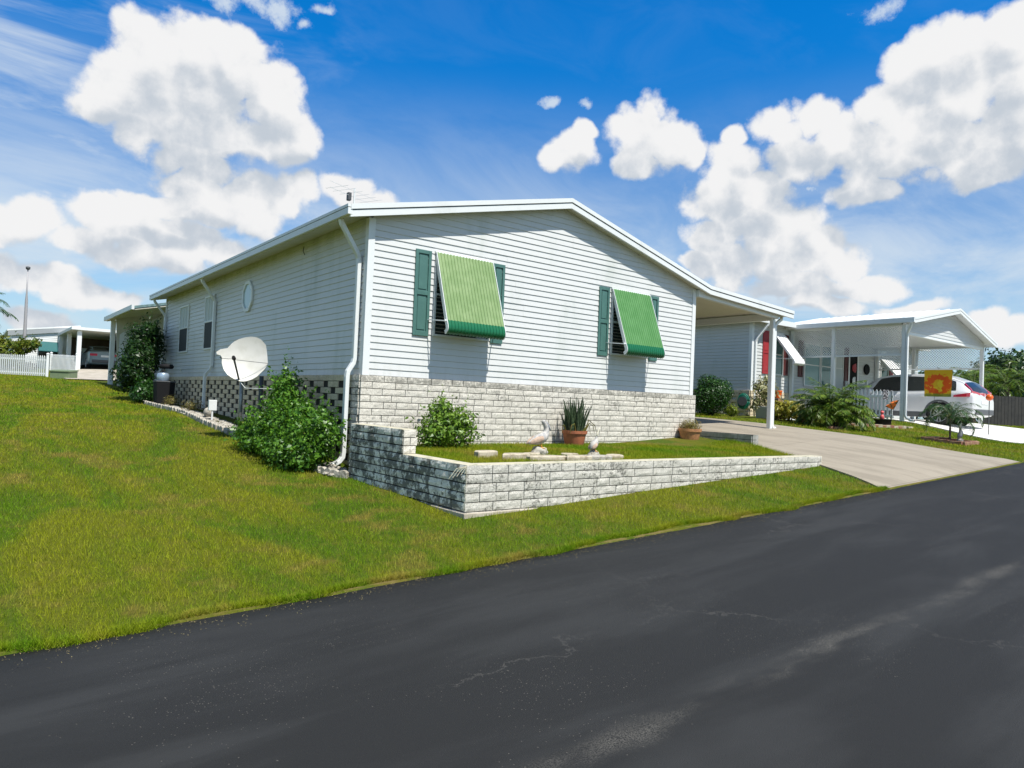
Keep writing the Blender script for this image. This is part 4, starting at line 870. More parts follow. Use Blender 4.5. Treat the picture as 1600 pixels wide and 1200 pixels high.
# ================================================================ cars
def car(t, x0, y0, z0, sgn, S, paint, suv=True):
    """rear at y0, the nose towards +Y when sgn=1; x0 is the centre line"""
    if suv:
        L_, hw = 4.62, .925; KU = [0, .05, .16, .40, .80, 1.3, 1.9, 2.5, 3.0, 3.25, 3.55, 3.9, 4.25, 4.5, 4.62]
        zb = [.42, .33, .30, .28, .26, .24, .24, .24, .24, .24, .25, .26, .28, .34, .45]
        zs = [.62, .66, .68, .70, .72, .74, .74, .74, .74, .74, .74, .72, .70, .64, .58]
        zbl = [.84, .99, 1.05, 1.08, 1.08, 1.06, 1.04, 1.02, 1.01, 1.00, .98, .95, .90, .82, .70]
        zr = [.88, 1.02, 1.20, 1.42, 1.57, 1.64, 1.67, 1.655, 1.57, 1.42, 1.20, 1.07, 1.00, .90, .72]
        wb = [.78, .87, .91, .925, .925, .925, .925, .925, .925, .925, .925, .915, .88, .80, .60]
        wr = [.70, .72, .66, .62, .61, .61, .62, .63, .63, .64, .68, .74, .72, .66, .50]
        wheels = (.98, 3.68); wrad = .355; glass = [(.50, 1.02, .30, .92), (1.10, 2.02, .20, .92), (2.10, 3.22, .16, .90)]
    else:
        L_, hw = 4.75, .91; KU = [0, .05, .2, .5, 1.0, 1.4, 1.9, 2.4, 2.9, 3.3, 3.6, 4.0, 4.4, 4.65, 4.75]
        zb = [.40, .32, .28, .26, .24, .22, .22, .22, .22, .22, .22, .24, .26, .32, .42]
        zs = [.60, .64, .66, .66, .66, .66, .66, .66, .66, .66, .66, .66, .64, .60, .55]
        zbl = [.80, .95, 1.00, 1.02, 1.0, .98, .96, .95, .94, .93, .92, .88, .82, .75, .66]
        zr = [.84, 1.00, 1.06, 1.10, 1.22, 1.38, 1.43, 1.44, 1.40, 1.24, 1.05, .97, .90, .80, .68]
        wb = [.72, .84, .89, .91, .91, .91, .91, .91, .91, .91, .91, .89, .86, .78, .58]
        wr = [.66, .72, .72, .70, .60, .57, .57, .58, .59, .62, .70, .72, .70, .62, .48]
        wheels = (1.05, 3.80); wrad = .33; glass = [(1.05, 1.75, .25, .92), (1.85, 2.45, .2, .92), (2.52, 3.35, .15, .9)]
    def prof(u):
        f = lambda a: float(np.interp(u, KU, a)); b, s_, be, r = f(zb), f(zs), f(zbl), f(zr); w, v_ = f(wb), f(wr)
        return [(0, b), (w*.80, b), (w*.97, b+.10), (w, s_), (w*.985, be-.06), (w*.955, be), (v_+(w*.93-v_)*.5, (be+r)/2+.01), (v_+.03, r-.075), (v_-.05, r-.02), (0, r+.025)]
    def catm(P, k, t):
        a = P[max(k-1, 0)]; b = P[k]; c_ = P[k+1]; d_ = P[min(k+2, len(P)-1)]
        return tuple(.5*(2*b[i]+(c_[i]-a[i])*t+(2*a[i]-5*b[i]+4*c_[i]-d_[i])*t*t+(-a[i]+3*b[i]-3*c_[i]+d_[i])*t**3) for i in (0, 1))
    def sec(u):
        P = prof(u); o = []
        for k in range(len(P)-1):
            for j in range(4):
                t_ = j/4; c1_ = catm(P, k, t_) if k not in (4,) else tuple(P[k][i]*(1-t_)+P[k+1][i]*t_ for i in (0, 1)); o.append((max(c1_[0], 0), c1_[1]))
        return o+[P[-1]]
    W3 = lambda x, u, z: (x0+x, y0+sgn*u, z0+z)
    us = sorted(set(list(np.linspace(0, L_, 78))+[.02, .05, L_-.02, L_-.05])); secs = [sec(u) for u in us]; n = len(secs[0]); mb = MB()
    for sx in (-1, 1):
        vs = [W3(sx*x, u, z) for u, s_ in zip(us, secs) for x, z in s_]; fs = []
        for i in range(len(us)-1):
            for j in range(n-1):
                uc = (us[i]+us[i+1])/2; zc = (secs[i][j][1]+secs[i][j+1][1])/2; xc = secs[i][j][0]
                if xc > .6 and any((uc-wc)**2+(zc-wrad)**2 < (wrad+.045)**2 for wc in wheels): continue
                fs.append((i*n+j, i*n+j+1, (i+1)*n+j+1, (i+1)*n+j))
        mb.add(vs, fs)
    for i in (0, len(us)-1): s_ = secs[i]; mb.add([W3(x, us[i], z) for x, z in s_]+[W3(-x, us[i], z) for x, z in reversed(s_)], [tuple(range(2*n))])
    mb.build('body', paint, t, smooth=True, autos=42)
    def side_patch(u0, u1, t0, t1, name, m_, slant=(0, 0), off=.010, lo=5, hi=7):
        """a panel lying just off the side between profile points lo..hi"""
        for sx in (-1, 1):
            g = MB(); nu, nt = 14, 8; vs = []
            for i in range(nu+1):
                for j in range(nt+1):
                    tt = t0+(t1-t0)*j/nt; a, b = u0+slant[0]*tt, u1+slant[1]*tt; u = a+(b-a)*i/nu; P = sec(u); f = (lo+(hi-lo)*tt)*4; k = min(int(f), n-2); x = P[k][0]*(1-f+k)+P[k+1][0]*(f-k); z = P[k][1]*(1-f+k)+P[k+1][1]*(f-k)
                    vs.append(W3(sx*(x+off), u, z+off*.4))
            g.add(vs, [(i*(nt+1)+j, i*(nt+1)+j+1, (i+1)*(nt+1)+j+1, (i+1)*(nt+1)+j) for i in range(nu) for j in range(nt)])
            g.build(name, m_, t, smooth=True)
    for k, (a, b, t0, t1) in enumerate(glass): side_patch(a, b, .08, .93, 'side_window', M_cglass, slant=((.10, 0) if k == 0 else (0, -.34) if k == 2 else (0, 0)))
    side_patch(glass[0][0]+.52 if suv else 1.76, (1.10 if suv else 1.84), .04, .95, 'window_pillar', M_dark, off=.012); side_patch(2.03 if suv else 2.46, 2.09 if suv else 2.51, .04, .95, 'window_pillar', M_dark, off=.012)
    def across(u0, u1, name, m_, wf=.9, off=.012, z0f=None, z1f=None, zr0=None, zr1=None):
        g = MB(); vs = []; nu, nx = 8, 14
        for i in range(nu+1):
            u = u0+(u1-u0)*i/nu; P = prof(u); hwid = P[7][0]*wf; zz = P[-1][1]
            for j in range(nx+1):
                q = -1+2*j/nx; x = hwid*q; S_ = sec(u); X_ = [p[0] for p in S_][::-1]; Z_ = [p[1] for p in S_][::-1]; vs.append(W3(x, u-off*sgn*0, float(np.interp(abs(x), X_[:20], Z_[:20]))+off))
        g.add(vs, [(i*(nx+1)+j, i*(nx+1)+j+1, (i+1)*(nx+1)+j+1, (i+1)*(nx+1)+j) for i in range(nu) for j in range(nx)]); g.build(name, m_, t, smooth=True)
    if suv: across(.065, .36, 'rear_window', M_cglass, 1.0); across(3.06, 3.62, 'windscreen', M_cglass, 1.04)
    else: across(.62, 1.32, 'rear_window', M_cglass, 1.0); across(2.92, 3.56, 'windscreen', M_cglass, 1.04)
    for wc in wheels:
        for sx in (-1, 1):
            cx = x0+sx*(hw-.115); cy_ = y0+sgn*wc; cz_ = z0+wrad; g = MB(); R_ = wrad
            ring = lambda x, r, m_=28: [(cx+sx*x, cy_+r*cos(2*pi*k/m_), cz_+r*sin(2*pi*k/m_)) for k in range(m_)]
            g.loft([ring(-.11, R_*.7), ring(-.11, R_*.94), ring(-.08, R_), ring(.08, R_), ring(.11, R_*.95), ring(.105, R_*.74), ring(.06, R_*.72)]); tyre = g.build('wheel', M_tyre, t, smooth=True, autos=40)
            g = MB(); g.loft([ring(.098, R_*.74), ring(.106, R_*.72), ring(.096, R_*.66), ring(.07, R_*.65)], cap=False)
            for k in range(10):
                a = 2*pi*k/10+(.11 if k % 2 else -.11); p = (cx+sx*.085, cy_+R_*.10*cos(a), cz_+R_*.10*sin(a)); q = (cx+sx*.097, cy_+R_*.68*cos(a), cz_+R_*.68*sin(a)); g.bar(p, q, .030, .022, up=(1, 0, 0))
            g.tube([(cx+sx*.07, cy_, cz_), (cx+sx*.105, cy_, cz_)], R_*.17, 14); g.build('rim', M_alloy, tyre, smooth=True, autos=35)
            g = MB(); g.loft([ring(.03, R_*.60), ring(.035, R_*.60)]); g.build('brake_disc', M_dgrey, tyre)
            # wheel arch lip and dark liner
            m_ = 22; xa = hw*sx; g = MB(); arc = [(-.22+pi*1.14*k/m_-.0) for k in range(m_+1)]
            pr = lambda r, dx: [(x0+xa+sx*dx, cy_+r*cos(a), cz_+r*sin(a)) for a in arc]
            rr = [pr(R_+.03, -.16), pr(R_+.03, .004), pr(R_+(.095 if suv else .05), .006), pr(R_+(.10 if suv else .055), -.05)]
            vs = [p for r in rr for p in r]; g.add(vs, [(i*(m_+1)+j, i*(m_+1)+j+1, (i+1)*(m_+1)+j+1, (i+1)*(m_+1)+j) for i in range(3) for j in range(m_)]); g.build('wheel_arch', M_clad if suv else paint, t, smooth=True, autos=40)
            g = MB(); g.loft([[(cx-sx*.14, cy_+(R_+.06)*cos(2*pi*k/20), cz_+(R_+.06)*sin(2*pi*k/20)) for k in range(20)], [(cx-sx*.13, cy_+(R_+.06)*cos(2*pi*k/20), cz_+(R_+.06)*sin(2*pi*k/20)) for k in range(20)]]); g.build('wheel_well', M_black, t)
    for sx in (-1, 1):
        g = MB(); g.box(min(x0+sx*(hw-.02), x0+sx*(hw+.006)), max(x0+sx*(hw-.02), x0+sx*(hw+.006)), min(y0+sgn*1.42, y0+sgn*3.22), max(y0+sgn*1.42, y0+sgn*3.22), z0+.235, z0+.40); g.build('sill_cladding', M_clad, t, bevel=.02)
        g = MB()
        for k in (2.06, 1.12 if suv else 1.2, 3.06): g.box(min(x0+sx*(hw-.012), x0+sx*(hw+.003)), max(x0+sx*(hw-.012), x0+sx*(hw+.003)), y0+sgn*k-.004, y0+sgn*k+.004, z0+.42, z0+.93)
        g.build('door_gap', M_dark, t)
        for k in (1.35, 2.32): g = MB(); g.box(min(x0+sx*(hw-.01), x0+sx*(hw+.028)), max(x0+sx*(hw-.01), x0+sx*(hw+.028)), min(y0+sgn*k, y0+sgn*(k+.17)), max(y0+sgn*k, y0+sgn*(k+.17)), z0+.885, z0+.915); g.build('door_handle', paint, t, bevel=.008)
        g = MB(); g.ball((x0+sx*(hw+.09), y0+sgn*3.12, z0+1.05), (.12, .07, .085), 7); g.build('door_mirror', paint, t, smooth=True)
        if suv:    # boomerang tail light: an upper arm up the pillar, a lower arm along the side
            for (ua, za), (ub, zb_), w in (((.035, .98), (.34, 1.32), .15), ((.02, .99), (.56, .93), .14)):
                g = MB(); P_ = []
                for k in range(7):
                    u = ua+(ub-ua)*k/6; z = za+(zb_-za)*k/6; S_ = sec(max(u, .03)); X_ = [p[0] for p in S_]; Z_ = [p[1] for p in S_]; i0 = min(range(8, len(Z_)), key=lambda q: abs(Z_[q]-z)); P_.append((X_[i0], u, z))
                vs = []
                for k, (x, u, z) in enumerate(P_): w_ = w*(1-.55*k/6); vs += [W3(sx*(x+.022), u, z-w_/2), W3(sx*(x+.022), u, z+w_/2), W3(sx*(x-.05), u-.004, z+w_/2), W3(sx*(x-.05), u-.004, z-w_/2)]
                g.loft([vs[i*4:i*4+4] for i in range(7)]); g.build('tail_light', M_tail, t, bevel=.008)
        else:
            g = MB(); g.box(min(x0+sx*.45, x0+sx*.84), max(x0+sx*.45, x0+sx*.84), min(y0-sgn*.02, y0+sgn*.1), max(y0-sgn*.02, y0+sgn*.1), z0+.76, z0+.90); g.build('tail_light', M_tail, t, bevel=.02)
    g = MB(); g.box(x0-.72, x0+.72, min(y0-sgn*.03, y0+sgn*.15), max(y0-sgn*.03, y0+sgn*.15), z0+.36, z0+.54); g.build('rear_bumper_trim', M_clad, t, bevel=.03)
    g = MB(); g.box(x0-.26, x0+.26, min(y0-sgn*.012, y0+sgn*.05), max(y0-sgn*.012, y0+sgn*.05), z0+.70, z0+.82); g.build('number_plate', M_white, t, bevel=.004)

# ================================================================ neighbour's home on the right
def at(x, y, D): return CAM+ray(x, y)*D
def ground_at(x, D):
    """terrain point under picture column x at forward distance D"""
    y = 650.
    for _ in range(8): p = at(x, y, D); p2 = np.array([p[0], p[1], g1(p[0], p[1])]); y += -(p2[2]-p[2])*FPX/D
    return p2
nb = thing('neighbour_home', (18, 5, 1.4), 'grey-sided neighbouring home on the right with red shutters and white window awnings', 'house')
NX0, NX1, NY, NZ = 15.9, 28.5, 3.9, 2.27
mb = MB(); siding(mb, (NX0, NY, 0), (1, 0, 0), (0, -1, 0), NX1-NX0, NZ, 4.62, pitch=.11, lip=.016); siding(mb, (NX0, 13.5, 0), (0, -1, 0), (-1, 0, 0), 13.5-NY, NZ, 4.62, pitch=.11, lip=.016)
mb.build('siding_wall', M_siding2, nb)
mb = MB(); mb.box(NX0+.02, NX1, NY+.02, 13.5, 1.0, 4.6); mb.build('wall_core', M_sidingw, nb)
mb = MB(); mb.box(NX0-.02, NX0+.09, NY-.022, NY-.001, NZ, 4.6); mb.box(NX0-.022, NX0-.001, NY-.021, NY+.10, NZ, 4.6); mb.build('corner_trim', M_white, nb)
mb = MB(); blocks(mb, (NX0-.02, 13.4, 0), (0, -1, 0), (-1, 0, 0), 13.4-NY, NZ, 10, rough=.003, pierce=(1, 9), seed=51); blocks(mb, (NX0-.02, NY-.01, 0), (1, 0, 0), (0, -1, 0), 10, NZ, 10, rough=.003, seed=52); mb.build('block_skirting', M_blockS, nb)
# hipped roof
ex0, ex1, ey0, ey1, ze, zr_ = NX0-.35, NX1+.3, NY-.32, 13.8, 4.70, 5.95; my = (ey0+ey1)/2
A, B_, C_, D_ = (ex0, ey0, ze), (ex1, ey0, ze), (ex1, ey1, ze), (ex0, ey1, ze); R0, R1 = (ex0+4.6, my, zr_), (ex1-4.6, my, zr_)
mb = MB(); mb.add([A, B_, C_, D_, R0, R1], [(0, 1, 5, 4), (1, 2, 5), (2, 3, 4, 5), (3, 0, 4)]); mb.add([tuple(np.array(p)-np.array([0, 0, .06])) for p in (A, B_, C_, D_)], [(0, 3, 2, 1)]); mb.build('roof', M_tealroof, nb)
mb = MB(); mb.box(ex0-.06, ex1, ey0-.06, ey0-.001, ze-.16, ze+.012); mb.box(ex0-.06, ex0-.001, ey0, ey1, ze-.16, ze+.012); mb.build('gutter', M_white, nb)
mb = MB(); mb.box(ex0, ex1, ey0, NY+.02, ze-.12, ze-.10); mb.box(ex0, NX0+.02, NY, ey1, ze-.121, ze-.101); mb.build('soffit', M_soffit, nb)
spout2(nb, [(16.30, 3.55, 4.56), (16.27, 3.58, 4.46), (16.08, 3.82, 4.02), (16.06, 3.85, 3.92), (16.06, 3.85, 1.75), (16.10, 3.80, 1.62), (16.16, 3.62, 1.52)], flat=(1, 0, 0))
mb = MB(); mb.bar((15.865, 3.87, NZ-.4), (15.865, 3.87, 4.0), .04, .04); mb.build('conduit', M_white, nb)
for x0, x1, z0, z1, m_ in ((16.50, 16.90, 2.87, 4.34, M_red), (17.75, 18.05, 2.88, 4.30, M_dred), (18.73, 19.02, 2.88, 4.2, M_dred), (22.0, 22.32, 2.7, 4.2, M_dred), (25.75, 26.05, 2.6, 3.6, M_red)): shutter(nb, x0, x1, z0, z1, NY-.018, m_)
def win(x0, x1, z0, z1, g, nmul=0):
    fr = .05; mb = MB(); y = NY-.018
    mb.box(x0-fr, x0, y-.04, y, z0-fr, z1+fr); mb.box(x1, x1+fr, y-.04, y, z0-fr, z1+fr); mb.box(x0, x1, y-.04, y, z1, z1+fr); mb.box(x0, x1, y-.04, y, z0-fr, z0); mb.box(x0, x1, y-.03, y, (z0+z1)/2-.02, (z0+z1)/2+.02)
    w = mb.build('window', M_white, nb); mb = MB(); mb.box(x0, x1, y-.016, y-.012, z0, z1); mb.build('pane', g, w)
win(17.05, 17.68, 2.9, 4.25, M_tglass); win(19.15, 20.15, 2.62, 4.1, mat('pale_teal_glass', (.16, .30, .31), .12)); win(20.30, 21.15, 2.62, 4.1, M_tglass); win(21.35, 21.85, 2.62, 4.1, M_curtain); win(25.0, 25.6, 2.5, 3.6, M_tglass)
awning(nb, 17.10, 17.72, 4.32, 3.20, M_awnW, M_awnW, y0=NY-.03, out=-(NY-.86), ribs=3, trim=None)
awning(nb, 25.0, 26.0, 3.95, 2.95, M_awnW, M_awnW, y0=NY-.03, out=-(NY-.86), ribs=5)
mb = MB(); x, z0, z1 = 22.40, 1.75, 3.95; mb.box(x, x+.60, NY-.04, NY-.016, z0, z1); d_ = mb.build('front_door', M_dark, nb)
mb = MB(); mb.ball((x+.33, NY-.07, 3.45), (.17, .03, .17), 6, .5); mb.build('door_wreath', M_red, d_); mb = MB(); mb.ball((x+.25, NY-.08, 2.95), (.09, .02, .16), 5, .5, 3); mb.box(x+.36, x+.42, NY-.07, NY-.045, 2.6, 3.1); mb.build('door_ornament', M_white, d_)
mb = MB(); mb.box(x-.10, x-.001, NY-.05, NY-.016, z0, z1+.08); mb.box(x+.601, x+.70, NY-.05, NY-.016, z0, z1+.08); mb.build('door_frame', M_white, nb)
t = solo(MB().lathe(0, 0, [(.001, 0), (.20, 0), (.22, .03), (.20, .06), (.001, .06)], 20), 'wall_clock', M_dark, (0, 0, 0), 'round black wall plaque hanging on the neighbour\'s porch wall right of the door', 'wall plaque'); t.rotation_euler = (pi/2, 0, 0); t.location = (23.75, NY-.02, 3.45)
# lattice carport
def lattice(parent, a, b, z0, z1, nv, sp=.082, w=.030, name='lattice_panel'):
    """diagonal strips in a vertical panel from a to b (x,y)"""
    a = np.array(a, float); b = np.array(b, float); L_ = np.linalg.norm(b-a); d_ = (b-a)/L_; H = z1-z0; mb = MB(); nv = np.array(nv, float)
    for sg, off in ((1, .0), (-1, .011)):
        s_ = -H
        while s_ < L_:
            # line from (s_,0) to (s_+H,H), clipped to 0..L_
            lo = max(0, -s_); hi = min(H, L_-s_)
            if hi-lo > .02:
                u0, v0, u1, v1 = s_+lo, lo, s_+hi, hi
                if sg < 0: v0, v1 = H-v0, H-v1
                h2 = w/2*.72; P = lambda u, v_, o_: (*(a+d_*min(max(u, 0), L_)+nv*o_), z0+v_)
                q = [(u0-h2, v0), (u1-h2, v1), (u1+h2, v1), (u0+h2, v0)]
                mb.add([P(u, v_, off) for u, v_ in q]+[P(u, v_, off+.009) for u, v_ in q], [(0, 1, 2, 3), (7, 6, 5, 4), (0, 4, 5, 1), (3, 2, 6, 7)])
            s_ += sp
    for z in (z0-.02, z1-.02): mb.bar((a[0]+nv[0]*.01, a[1]+nv[1]*.01, z+.02), (b[0]+nv[0]*.01, b[1]+nv[1]*.01, z+.02), .035, .05)
    return mb.build(name, M_white, parent)
cpn = thing('lattice_carport', (21.3, 1.8, 1.45), 'white gabled carport with diagonal lattice panels over the white car', 'carport')
CX0, CX1, CR = 18.0, 24.72, 21.42
mb = MB()
for a, b in (((CX0, 4.64), (CR, 5.30)), ((CR, 5.30), (CX1, 4.42))):
    strip(mb, [a, b], .0, .05, -.30, 4.6)
for k in range(16):
    y = .0+k*.3
    mb.prism([(CX0+.05, y, 4.652), (CR, y, 5.303), (CR, y, 5.325), (CX0+.05, y, 4.672)], (0, .03, 0))
mb.build('roof', M_white, cpn)
mb = MB()
for a, b in (((CX0, 4.64), (CR, 5.30)), ((CR, 5.30), (CX1, 4.42))): strip(mb, [a, b], -.01, .06, -.345, -.302); strip(mb, [a, b], .070, .16, -.335, -.302)
mb.box(CX0-.07, CX0-.001, -.34, 4.3, 4.50, 4.65); mb.box(CX1+.001, CX1+.07, -.34, 4.3, 4.28, 4.42); mb.build('fascia', M_white, cpn)
mb = MB(); siding(mb, (CX0+.2, 0, 0), (1, 0, 0), (0, -1, 0), 6.3, 4.26, 5.3, pitch=.11, xr=lambda z: (max(0, (z-4.60)/.193), min(6.3, CR-CX0-.2+(5.22-z)/.267))); mb.build('gable_siding', M_siding2, cpn)
mb = MB(); mb.box(18.15, 24.55, .002, .12, 4.17, 4.262); mb.box(18.14, 18.26, .12, 3.88, 4.47, 4.58); mb.box(24.44, 24.56, .12, 3.88, 4.335, 4.43); mb.build('header_beam', M_white, cpn)
mb = MB(); mb.add([(CX0+.1, .13, 4.56), (24.6, .13, 4.36), (24.6, 3.88, 4.36), (CX0+.1, 3.88, 4.56)], [(0, 1, 2, 3)]); mb.build('ceiling', M_sidingw, cpn)
lattice(cpn, (18.2, .12), (18.2, 3.86), 3.53, 4.47, (-1, 0)); lattice(cpn, (24.5, .12), (24.5, 3.86), 3.48, 4.36, (-1, 0), sp=.095, w=.036); 
for x, y, zt in ((18.2, .05, 4.47), (18.2, 2.3, 4.47), (24.5, .05, 4.3), (24.5, 2.4, 4.3), (24.5, 3.8, 4.3), (18.2, 3.8, 4.47)): post(cpn, x, y, zt, w=.11)
spout2(cpn, [(17.96, -.26, 4.5), (18.0, -.22, 4.40), (18.15, -.07, 4.2), (18.17, -.055, 4.1), (18.17, -.055, 1.66), (18.18, -.08, 1.58), (18.2, -.20, 1.50), (18.22, -.30, 1.49)], flat=(1, 0, 0))
# garden flag on a bar fixed to the carport post
fl = thing('garden_flag', (18.2, -.95, 2.2), 'yellow and orange garden flag hanging from a bar on the lattice carport post', 'flag')
mb = MB(); mb.tube([(18.2, 0, 3.06), (18.2, -1.50, 3.06)], .012, 6); mb.build('bar', M_white, fl)
def flag_col(T_, pos, col):
    y = axis(T_, pos, 1); z = axis(T_, pos, 2); v1 = T_.noise(pos, 4.5, 3, .5); v2 = T_.noise(T_.v('ADD', pos, (4, 4, 4)), 13, 3)
    cy_, cz_ = T_.m('MULTIPLY', T_.m('ADD', y, .95), 2.9), T_.m('MULTIPLY', T_.m('SUBTRACT', z, 2.62), 3.6); r = T_.m('SQRT', T_.m('ADD', T_.m('MULTIPLY', cy_, cy_), T_.m('MULTIPLY', cz_, cz_)))
    r = T_.m('ADD', r, T_.m('MULTIPLY', T_.m('SUBTRACT', v2, .5), 1.0)); a = T_.mix(T_.m('MULTIPLY', T_.ss(r, 1.15, 1.0), T_.ss(r, .35, .5)), (.72, .42, .015), (.72, .10, .01))
    a = T_.mix(T_.m('MULTIPLY', T_.ss(v1, .56, .6), T_.ss(r, .9, .8)), a, (.80, .55, .03)); return T_.mix(T_.ss(T_.m('ADD', z, T_.m('MULTIPLY', v2, .12)), 2.42, 2.36), a, (.22, .24, .03))
mb = MB(); vs = []; nx_, nz_ = 16, 14
for i in range(nx_+1):
    for j in range(nz_+1): u, v_ = i/nx_, j/nz_; vs.append((18.2+.045*sin(u*9+v_*2.2)*v_, -.56-.77*u+.03*v_*sin(u*3), 3.045-.80*v_))
mb.add(vs, [(i*(nz_+1)+j, i*(nz_+1)+j+1, (i+1)*(nz_+1)+j+1, (i+1)*(nz_+1)+j) for i in range(nx_) for j in range(nz_)]); mb.build('cloth', mat('flag_cloth', (.7, .4, .02), .75, extra=flag_col, trans=.25), fl, smooth=True)
suv = thing('parked_suv', (20.92, 1.1, g1(20.9, 1.1)), 'white sport utility vehicle parked nose-in under the lattice carport', 'car')
car(suv, 20.92, -1.27, 1.40, 1, 1, M_car, True)
# picket fences
def picket_fence(name, pts, h, label, group=None, sp=.115, w=.055, zf=None, posts=True, mt=None):
    P = [np.array(p, float) for p in pts]; mid = (P[0]+P[-1])/2; zf = zf or g1; t = thing(name, (mid[0], mid[1], zf(*mid)), label, 'picket fence', group); cnt = 0
    for a, b in zip(P[:-1], P[1:]):
        L_ = np.linalg.norm(b-a); d_ = (b-a)/L_; n = int(L_/sp); nv = np.array([d_[1], -d_[0]])
        for i in range(n):
            c_ = a+d_*(i+.5)*L_/n; z = zf(*c_); mb = MB(); e = d_*w/2
            q = [(*(c_-e), z+.04), (*(c_+e), z+.04), (*(c_+e), z+h-.05), (*c_, z+h), (*(c_-e), z+h-.05)]
            mb.prism(q, (nv[0]*.02, nv[1]*.02, 0)); mb.build('picket', mt or M_white, t); cnt += 1
        mb = MB()
        for k in (.16, .80):
            za, zb_ = zf(*a)+h*k, zf(*b)+h*k; mb.bar((*(a-nv*.012), za), (*(b-nv*.012), zb_), .022, .07)
        mb.build('rail', mt or M_white, t)
    if posts:
        for c_ in P: z = zf(*c_); mb = MB(); mb.box(c_[0]-.05, c_[0]+.05, c_[1]-.05, c_[1]+.05, z, z+h+.06); mb.loft([[(c_[0]+sx*r, c_[1]+sy*r, zz) for sx, sy in ((-1,-1),(1,-1),(1,1),(-1,1))] for r, zz in ((.065, z+h+.061), (.065, z+h+.08), (.01, z+h+.13))]); mb.build('fence_post', mt or M_white, t)
    return t
picket_fence('picket_fence', [(18.05, .25), (18.05, 3.2)], .95, 'white picket fence beside the white sport utility vehicle under the lattice carport', 'picket fences', posts=False)
# steps and rail of the porch
st = thing('porch_steps', (22.9, 3.2, 1.5), 'white railed porch steps leading to the neighbour\'s front door', 'steps')
mb = MB()
for k in range(3): mb.box(22.0, 23.3, 2.6+.3*k, NY-.05, 1.42+.12*k+.001*k, 1.54+.12*k)
mb.build('treads', M_concp, st)
mb = MB(); mb.bar((22.0, 2.0, 1.95), (22.0, 3.0, 2.75), .05, .05); mb.bar((22.0, 3.0, 2.75), (22.0, 3.8, 2.75), .05, .05); mb.bar((22.0, 2.02, 1.4), (22.0, 2.02, 2.0), .05, .05, up=(1, 0, 0)); mb.bar((22.0, 3.0, 1.4), (22.0, 3.0, 2.9), .07, .07, up=(1, 0, 0)); mb.bar((22.0, 3.78, 1.4), (22.0, 3.78, 2.9), .07, .07, up=(1, 0, 0))
for k in range(14): y = 2.1+k*.12; mb.bar((22.0, y, 1.5), (22.0, y, min(2.0+(y-2.05)*.8, 2.73)), .025, .02, up=(1, 0, 0))
mb.build('railing', M_white, st)
# ---------------- planting along the neighbour's front
def b3(x, D): return tuple(ground_at(x, D))
p = ground_at(1112, 22.4)
shrub('round_hedge_bush', tuple(p), [(p[0], p[1], p[2]+.62, .58, .58, .62), (p[0]-.25, p[1]+.15, p[2]+.5, .4, .4, .48), (p[0]+.28, p[1]-.15, p[2]+.75, .36, .36, .45), (p[0]-.12, p[1]+.1, p[2]+1.0, .34, .34, .3)], 9000, .06, L_hedge, 'clipped dark green hedge bush against the shaded side of the neighbour\'s home', 'bush', lump=.18, shell=.45, seed=31)
p = ground_at(1143, 22.2); shrub('small_yellow_plant', tuple(p), [(p[0], p[1], p[2]+.18, .2, .2, .2)], 500, .07, L_lime, 'small yellow-green plant at the foot of the clipped hedge bush', 'small plant', seed=5, stems=3)
p = at(1161, 627, 23.0); hr = thing('hose_reel', tuple(p), 'green garden hose wound on a reel by the neighbour\'s house corner', 'hose'); mb = MB(); fd_ = norm(np.array([-1, -.35, 0])); sd_ = np.array([-fd_[1], fd_[0], 0])
for k in range(16):
    r = .075+.022*(k % 6); o_ = (k % 5-2)*.028; mb.tube([p+fd_*o_+sd_*r*cos(a)+np.array([0, 0, 1.35*r*sin(a)]) for a in np.linspace(0, 2*pi, 25)], .014, 5)
mb.build('hose', M_hose, hr, smooth=True); mb = MB(); mb.tube([p-fd_*.10, p+fd_*.10], .15, 14); mb.bar(p-fd_*.12-np.array([0, 0, .05]), np.array([15.86, p[1]+.2, p[2]-.05]), .06, .06); mb.build('reel', M_dgrey, hr)
# the variegated plant in its grey tub, the crotons, the bird bath and the rest
p = ground_at(1196, 21.4); t = thing('variegated_plant', tuple(p), 'cream-edged leafy plant in a square grey tub behind the carport post', 'potted plant')
mb = MB(); mb.loft([[(p[0]+sx*r, p[1]+sy*r, z) for sx, sy in ((-1,-1),(1,-1),(1,1),(-1,1))] for r, z in ((.20, p[2]), (.24, p[2]+.36), (.21, p[2]+.36), (.20, p[2]+.30))]); mb.build('tub', mat('grey_tub', (.40, .41, .42), .7), t, bevel=.01)
P, N = cloud_pts([(p[0], p[1], p[2]+.78, .34, .34, .42), (p[0]+.05, p[1], p[2]+1.15, .2, .2, .2), (p[0]-.2, p[1]+.15, p[2]+.95, .2, .2, .25), (p[0]-.15, p[1]+.2, p[2]+.45, .25, .25, .25)], 1000, np.random.default_rng(3), .9, .3); quad_mesh('foliage', leaves(P, N, np.full(len(P), .14), .30, droop=-.6), None, L_var, t)
mb = MB()
for k in range(7): mb.tube([(p[0], p[1], p[2]+.3), (p[0]+.12*cos(k), p[1]+.12*sin(k), p[2]+.75), (p[0]+.2*cos(k), p[1]+.2*sin(k), p[2]+1.05)], [.018, .012, .006], 5)
mb.build('stems', M_bark, t)
p = ground_at(1213, 21.9); t = pot('orange_pot_on_stand', p[0], p[1], p[2]+.62, .15, .24, M_orangep, 'bright orange pot on a stand just right of the carport post', 'pot'); mb = MB(); mb.box(p[0]-.12, p[0]+.12, p[1]-.12, p[1]+.12, p[2], p[2]+.60); mb.build('stand', M_brick, t)
